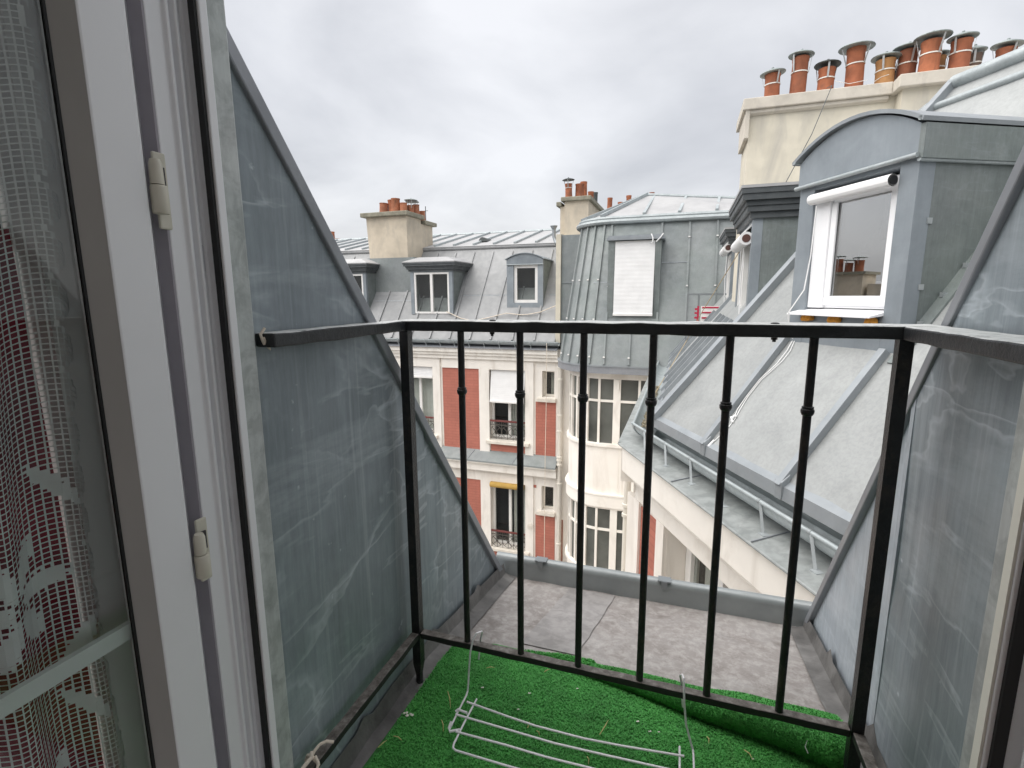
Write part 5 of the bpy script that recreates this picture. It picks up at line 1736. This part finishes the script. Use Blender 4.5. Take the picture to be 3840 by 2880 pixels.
# near dormer with barrel roof
ndz = 2.50
dmr = arch_dormer(FWi, nw, -3.215, -2.365, -0.36, -0.115, 0.66, 0.70, 0.845, 0.985, -ndz, 1.25, -3.085, -2.475, big=True, eave=0.035)
mb = MB(FWi)
# moulded side band below the barrel
mb.prism([(-2.364, -ndz + 0.02, 0.675), (-2.364, -ndz + 0.02, 0.84), (-2.364, -ndz - 0.85, 0.84), (-2.364, -ndz - 0.85, 0.675)], (0.03, 0, 0))
mb.build('side_fascia', 'zinc_flank', dmr)
MB(FWi).tube([(-2.352, -ndz + 0.02, 0.672), (-2.352, -ndz - 0.82, 0.672)], 0.012, 8).build('side_roll', 'zinc_gutter', dmr, smooth=True)
for uu in (-3.235, -2.345):
    MB(FWi).tube([(uu, -ndz + 0.05, 0.862), (uu, -ndz - 1.2, 0.862)], 0.012, 8).build('eave_roll', 'zinc_gutter', dmr, smooth=True)
for zc2 in (0.36, 0.02, -0.20):
    MB(FWi).box(-2.367, -2.360, -ndz - 0.115, -ndz - 0.085, zc2, zc2 + 0.03).build('cleat', 'zinc_bracket', dmr)
# cheek-foot flashing along the slope
for k in range(6):
    b = 2.62 + 0.12 * k
    p = sl(2.352, b, 0.012)
    MB(FW).box(p[0] - 0.012, p[0] + 0.006, p[1] - 0.014, p[1] + 0.014, p[2] - 0.012, p[2] + 0.014).build('cleat', 'zinc_bracket', dmr)
MB(FW).bar(sl(2.335, 2.46, 0.006), sl(2.335, 3.75, 0.006), 0.07, 0.012, tuple(SLN)).build('soaker', 'zinc_flank', dmr)
# its white window
window(FWi, nw, -3.083, -2.477, -0.085, 0.635, -ndz - 0.045, 1, 0.075, 'white_pvc', glass='dormer_glass', back=0.5, gd=0.02)
mb = MB(FWi)
mb.box(-3.083, -2.96, -ndz - 0.044, -ndz - 0.02, -0.085, 0.635)
mb.box(-2.9595, -2.915, -ndz - 0.044, -ndz - 0.03, -0.012, 0.56)
mb.box(-2.9595, -2.478, -ndz - 0.044, -ndz - 0.03, -0.070, -0.0125)
mb.build('inner_sash', 'white_pvc', nw, bevel=0.004)
MB(FWi).prism([(-3.13, -ndz + 0.09, -0.132), (-3.13, -ndz + 0.09, -0.122), (-3.13, -ndz - 0.06, -0.090), (-3.13, -ndz - 0.06, -0.112)], (0.66, 0, 0)).build('sill', 'white_pvc', nw)
for u, wd_ in ((-3.03, 0.06), (-2.80, 0.05), (-2.53, 0.04)):
    mb = MB(FWi)
    rr_ = random.Random(int(u * 1000))
    for q in range(5):
        mb.lathe((u + (q - 2) * wd_ * 0.28, -ndz + 0.012 + 0.008 * rr_.random(), -0.165 - 0.012 * rr_.random()), [(0.012, 0), (0.020, 0.012), (0.016, 0.032), (0.006, 0.042)], 8)
    mb.build('foam', 'orange_foam', nw, smooth=True)
# rolled white shade under the dormer pediment
rb_ = thing('roller_blind', 'white ribbed blind rolled up at the head of the big near dormer', 'blind', FW(2.78, 2.45, 0.56))
prof_ = []
mb = MB(FWi)
nseg = 36
rows = []
for q in range(25):
    a = 2 * math.pi * q / 24
    r = 0.032 + 0.001 * (q % 2)
    rows.append([(-3.075 + 0.59 * i / 2, -ndz + 0.025 + r * math.cos(a), 0.598 + r * math.sin(a)) for i in range(3)])
mb.grid(rows)
mb.build('roll', 'blind_cloth', rb_, recalc=False)
MB(FWi).prism([(-2.484, -ndz + 0.025 + 0.024 * math.cos(k * math.pi / 8), 0.598 + 0.024 * math.sin(k * math.pi / 8)) for k in range(16)], (0.005, 0, 0)).build('end_cap', 'gasket', rb_)
MB(FWi).prism([(-3.0755, -ndz + 0.025 + 0.031 * math.cos(k * math.pi / 6), 0.598 + 0.031 * math.sin(k * math.pi / 6)) for k in range(12)], (-0.004, 0, 0)).build('end_disc', 'white_pvc', rb_)
tag(MB(FWi).tube([(-3.02, -ndz + 0.03, 0.555), (-3.03, -ndz + 0.03, 0.25), (-3.05, -ndz + 0.04, 0.03), (-3.11, -ndz + 0.095, -0.12), (-3.13, -ndz + 0.06, -0.25), (-3.14, -ndz + 0.02, -0.30)], 0.004, 6).build('pull_cord', 'cord_white', smooth=True),
    'white pull cord hanging down the jamb of the near dormer window', 'cord')
# white cord down the slope
cpts = [(3.15, 2.50), (3.12, 2.45), (3.12, 2.40), (3.15, 2.34), (3.18, 2.29), (3.18, 2.20), (3.16, 2.13), (3.14, 2.09), (3.14, 2.04), (3.17, 1.96)]
cpts2 = [(3.17, 2.50), (3.15, 2.45), (3.15, 2.38), (3.195, 2.29), (3.195, 2.19), (3.185, 2.13), (3.155, 2.09)]
mb = MB(FW)
mb.tube([sl(a - 0.01, b, 0.008) for a, b in cpts], 0.003, 6)
mb.tube([sl(a - 0.01, b, 0.008) for a, b in cpts2], 0.003, 6)
for dq in (-0.012, 0.0, 0.012):
    mb.tube([sl(3.135 + dq, 2.10, 0.016), sl(3.15 - dq, 2.085, 0.022), sl(3.13 + dq, 2.07, 0.012)], 0.006, 6)
mb.tube([sl(3.165, 1.965, 0.01), sl(3.175, 1.93, 0.008)], [0.007, 0.011], 6)
tag(mb.build('loose_cord', 'cord_white', smooth=True), 'doubled white cord lying loose on the near zinc slope', 'cord')

# ================================================================== far wing (roof runs straight away from the court corner)
fwg = thing('far_wing', 'zinc roofed far wing with two dark corniced dormers before the stair tower', 'house', (1.5, 7.2, -15))
FX0 = -0.18


def fs(x, y, lift=0.0):
    s_, c_ = math.sin(R(52)), math.cos(R(52))
    return (x - s_ * lift, y, ZB + (x - FX0) * TAN + c_ * lift)


FSN = (-math.sin(R(52)), 0, math.cos(R(52)))
XT = FX0 + (TZF - ZB) / TAN
mb = MB()
mb.f = []
mb.face([fs(FX0, 4.5 + 0.25 * FX0), fs(FX0, 9.85), fs(XT, 9.85), fs(XT, 4.5 + 0.25 * XT)])
froof = mb.build('roof', 'zinc_slope', fwg, recalc=False)
for y in (5.25, 5.77, 6.3, 6.83, 7.67, 8.34, 8.9, 9.44):
    MB().bar(fs(FX0, y, 0.02), fs(XT if y > 7.6 and y < 7.9 else 0.45, y, 0.02), 0.045, 0.04, FSN).build('seam', 'zinc_seam', froof)
# its gutter with leaf litter
FG = Fr((0, 0, 0), (0, 1, 0), (-1, 0, 0))
fg = half_gutter(FG, fwg, [(4.78, 0.31), (9.75, 0.31)], -1.205, 0.088, 'zinc_gutter')
MB().tube([(-0.405, 4.79, -1.196), (-0.405, 9.75, -1.196)], 0.0135, 10).build('rim', 'zinc_gutter', fg, smooth=True)
MB().prism([(FX0 + 0.03, 4.5, ZB - 0.07), (FX0 - 0.02, 4.5, ZB), (FX0 + 0.02, 4.5, ZB + 0.05), (FX0 + 0.05, 4.5, ZB)], (0, 5.3, 0)).build('drip_edge', 'zinc_seam', fwg)
MB().prism([(FX0 + 0.03, 4.55, ZB - 0.071), (FX0 - 0.015, 4.55, ZB - 0.071), (-0.235, 4.55, -1.24), (-0.21, 4.55, -1.24)], (0, 5.2, 0)).build('apron', 'zinc_gutter', fwg)
mb = MB()
rg = random.Random(5)
for k in range(340):
    y = 4.72 + 2.6 * (rg.random() ** 1.6)
    x = -0.31 + 0.05 * (rg.random() - 0.5) + (0.06 if y < 4.9 else 0)
    s_ = 0.008 + 0.014 * rg.random()
    z = -1.255 + 0.02 * rg.random() - (0.02 if y > 5.5 else 0)
    a = rg.random() * 6.28
    mb.bar((x - s_ * math.cos(a), y - s_ * math.sin(a), z), (x + s_ * math.cos(a), y + s_ * math.sin(a), z + 0.008 * rg.random()), s_ * 0.8, s_ * 0.5)
db = mb.build('leaf_litter', 'moss_debris')
tag(db, 'brown leaf litter lying in the corner gutter of the right wing', 'litter')
db['kind'] = 'stuff'
MB().prism([(-0.53, 4.70, -1.375), (-0.53, 4.70, -1.358), (-0.12, 4.70, -1.33), (-0.12, 4.70, -1.375)], (0, 5.1, 0)).build('ledge', 'zinc_ledge', fwg)
MB().box(-0.50, -0.1, 4.74, 9.8, -1.75, -1.376).build('cornice', 'cream_trim', fwg)
MB().box(-0.40, -0.05, 5.05, 9.8, -15, -1.751).build('wall', 'cream_wall', fwg)
MB().box(0.0, 4.0, 5.6, 9.8, -15, -1.4).build('core', 'dark_room', fwg)
# downpipe at the inner corner
d2 = thing('downpipe', 'cream downpipe at the corner below the end of the right wing gutter', 'pipe', (-0.47, 5.2, -15))
MB().tube([(-0.478, 5.22, -15), (-0.478, 5.22, -1.76)], 0.036, 12).build('tube', 'pipe_cream', d2, smooth=True)
for z in (-2.32, -2.21, -3.9):
    MB().lathe((-0.478, 5.22, z), [(0.038, 0), (0.050, 0.008), (0.050, 0.04), (0.038, 0.048)], 14, cap=False).build('collar', 'pipe_cream', d2, smooth=True)
# break and top of far wing
MB().tube([(XT - 0.02, 4.5 + 0.25 * XT, TZF + 0.01), (XT - 0.02, 9.85, TZF + 0.01)], 0.05, 8).build('break_roll', 'zinc_gutter', fwg, smooth=True)
MB().prism([(XT - 0.03, 5.0, TZF + 0.03), (XT + 2.2, 5.0, TZF + 0.55), (XT + 3.5, 5.0, TZF), (XT, 5.0, TZF - 0.05)], (0, 4.85, 0)).build('top_roof', 'zinc_top', fwg)
# dormers facing left: u runs towards the viewer (-Y)
FF = Fr((0, 0, 0), (0, -1, 0), (-1, 0, 0))
cornice_dormer(FF, fwg, -6.30, -5.10, -0.30, 0.62, 0.66, 0.90, -0.535, 0.115, roof_h=0.04)
cornice_dormer(FF, fwg, -9.10, -8.05, -0.30, 0.60, 0.66, 0.90, -0.60, 0.115, roof_h=0.04)


def rolled_blind(y0, y1, x, z, r, label):
    g = thing('roller_blind', label, 'blind', (x, (y0 + y1) / 2, z - r))
    MB().tube([(x, y0, z), (x, y1, z)], r, 16).build('roll', 'blind_cloth', g, smooth=True)
    MB().tube([(x, y0 - 0.004, z), (x, y0 - 0.001, z)], r * 0.62, 14).build('core', 'drape_brown', g)
    MB().prism([(x - r * 0.7, y0 + 0.02, z + r * 0.72), (x + 0.06, y0 + 0.02, z + 0.15), (x + 0.075, y0 + 0.02, z + 0.14), (x - r * 0.55, y0 + 0.02, z + r * 0.6)], (0, y1 - y0 - 0.04, 0)).build('flap', 'blind_cloth', g)
    MB().tube([(x + 0.01, y0 + 0.25, z - r), (x + 0.0, y0 + 0.25, z - 0.35), (x + 0.01, y0 + 0.25, z - 0.85)], 0.006, 6).build('cord', 'cord_white', g, smooth=True)


rolled_blind(5.16, 6.1, 0.495, 0.50, 0.058, 'white blind rolled up on the dormer beside the tall chimney stack')
rolled_blind(8.05, 9.0, 0.545, 0.66, 0.062, 'white blind rolled up with brown core on the farthest dormer')

# tall chimney stack with capped pots
cs_ = thing('chimney_stack', 'tall pale yellow chimney stack carrying a row of capped terracotta pots', 'chimney', (2.0, 6.9, -0.2))
MB().box(0.575, 1.93, 6.56, 7.25, -0.9, 1.985).build('stack', 'chimney_render', cs_)
MB().box(1.9305, 4.2, 6.38, 7.25, -0.9, 1.985).build('stack', 'chimney_render', cs_)
mb = MB()
mb.box(0.50, 1.875, 6.48, 7.33, 1.9855, 2.10)
mb.prism([(0.53, 6.51, 1.950), (0.53, 6.51, 1.9852), (0.53, 6.558, 1.9852), (0.53, 6.558, 1.93)], (1.33, 0, 0))
mb.build('coping', 'coping_stone', cs_, bevel=0.008)
MB().box(1.8755, 4.25, 6.30, 7.33, 1.9855, 2.10).build('coping', 'coping_stone', cs_, bevel=0.008)
MB().box(0.53, 0.572, 6.50, 7.2, 1.70, 1.985).build('corbel', 'coping_stone', cs_)
potd = [(0.826, 6.9, 2.45, 0.080, 'terracotta', 0.134, 'cap_metal', 0.005), (1.079, 6.9, 2.585, 0.083, 'terracotta', 0.132, 'cap_metal', 0.02),
        (1.353, 6.9, 2.44, 0.082, 'terracotta', 0.132, 'cap_metal_dark', 0.035), (1.630, 6.9, 2.60, 0.088, 'terracotta', 0.172, 'cap_metal', 0.0),
        (1.912, 6.9, 2.45, 0.088, 'terracotta_ochre', 0.138, 'cap_metal', 0.02), (2.06, 7.15, 2.38, 0.06, 'terracotta_sooty', 0.10, 'cap_metal_dark', 0.02),
        (2.10, 6.92, 2.52, 0.085, 'terracotta', 0.15, 'cap_metal', 0.02), (2.225, 6.70, 2.50, 0.088, 'terracotta', 0.16, 'cap_metal', 0.03),
        (2.40, 7.0, 2.45, 0.075, 'terracotta_ochre', 0.11, 'cap_metal', 0.02), (2.481, 6.72, 2.475, 0.086, 'terracotta', 0.128, 'cap_metal', 0.02),
        (2.66, 6.85, 2.38, 0.062, 'terracotta_sooty', 0.10, 'cap_metal', 0.025), (2.863, 6.75, 2.36, 0.078, 'terracotta', 0.128, 'cap_metal', 0.025),
        (3.2, 6.8, 2.42, 0.08, 'terracotta', 0.13, 'cap_metal', 0.02)]
for u, v, zt, r, mt, cr_, cm, cz in potd:
    chimney_pot(WORLD, cs_, u, v, 2.10, zt, r, mt, cap=(cr_, cm), capz=cz + 0.012, straps=3, tilt=R(-2.5 + 5 * ((u * 7.3) % 1)))
tag(MB().tube([(1.34, 6.75, 2.195), (1.33, 6.46, 2.12), (1.10, 6.0, 1.55), (0.86, 5.75, 1.05)], 0.004, 5).build('stay_wire', 'vent_dark'), 'thin dark stay wire slanting down across the yellow chimney stack', 'wire')
wt = MB()
wt.tube([(1.43, 6.82, 2.28), (1.56, 6.80, 2.23), (1.72, 6.78, 2.24)], 0.003, 5)
wt.tube([(1.80, 6.85, 2.235), (1.86, 6.83, 2.27), (1.92, 6.80, 2.275)], 0.003, 5)
tag(wt.build('tie_wire', 'wire_pale'), 'pale tie wire strung low between the tall chimney pots', 'wire')
# line, little guard and striped panel by the farthest dormer
tag(MB().tube([(0.54, 6.0, 0.49), (0.40, 6.5, 0.18), (0.22, 7.2, -0.22), (0.05, 7.8, -0.65), (-0.32, 6.4, -1.24)], 0.005, 5).build('tan_string', 'cord_tan', smooth=True), 'taut tan string running from chimney corner down to the gutter', 'string')
gr = thing('roof_guard', 'small grey steel guard rail before the farthest dormer', 'guard rail', (0.3, 8.6, -0.9))
MB().box(0.03, 0.66, 8.58, 8.61, -0.005, 0.025).build('rail', 'grey_steel', gr)
MB().box(0.03, 0.05, 8.585, 8.605, -0.95, -0.006).build('post', 'grey_steel', gr)
MB().box(0.19, 0.22, 8.585, 8.605, -0.95, -0.006).build('post', 'grey_steel', gr)
sp = thing('striped_panel', 'red and white striped panel behind the grey guard at the farthest dormer', 'panel', (0.45, 8.45, -0.5))
MB().box(0.24, 0.62, 8.44, 8.47, -0.60, -0.168).build('board', 'white_paint', sp)
for z in (-0.178, -0.255, -0.335, -0.415, -0.495):
    MB().box(0.255, 0.62, 8.431, 8.4395, z - 0.022, z).build('stripe', 'red_paint', sp)
mb = MB()
mb.box(0.185, 0.215, 8.44, 8.47, -0.45, -0.168)
for z in (-0.20, -0.26, -0.33):
    mb.box(0.150, 0.1845, 8.44, 8.47, z - 0.03, z)
tag(mb.build('red_bracket', 'red_paint'), 'small toothed red bracket left of the striped panel', 'bracket')
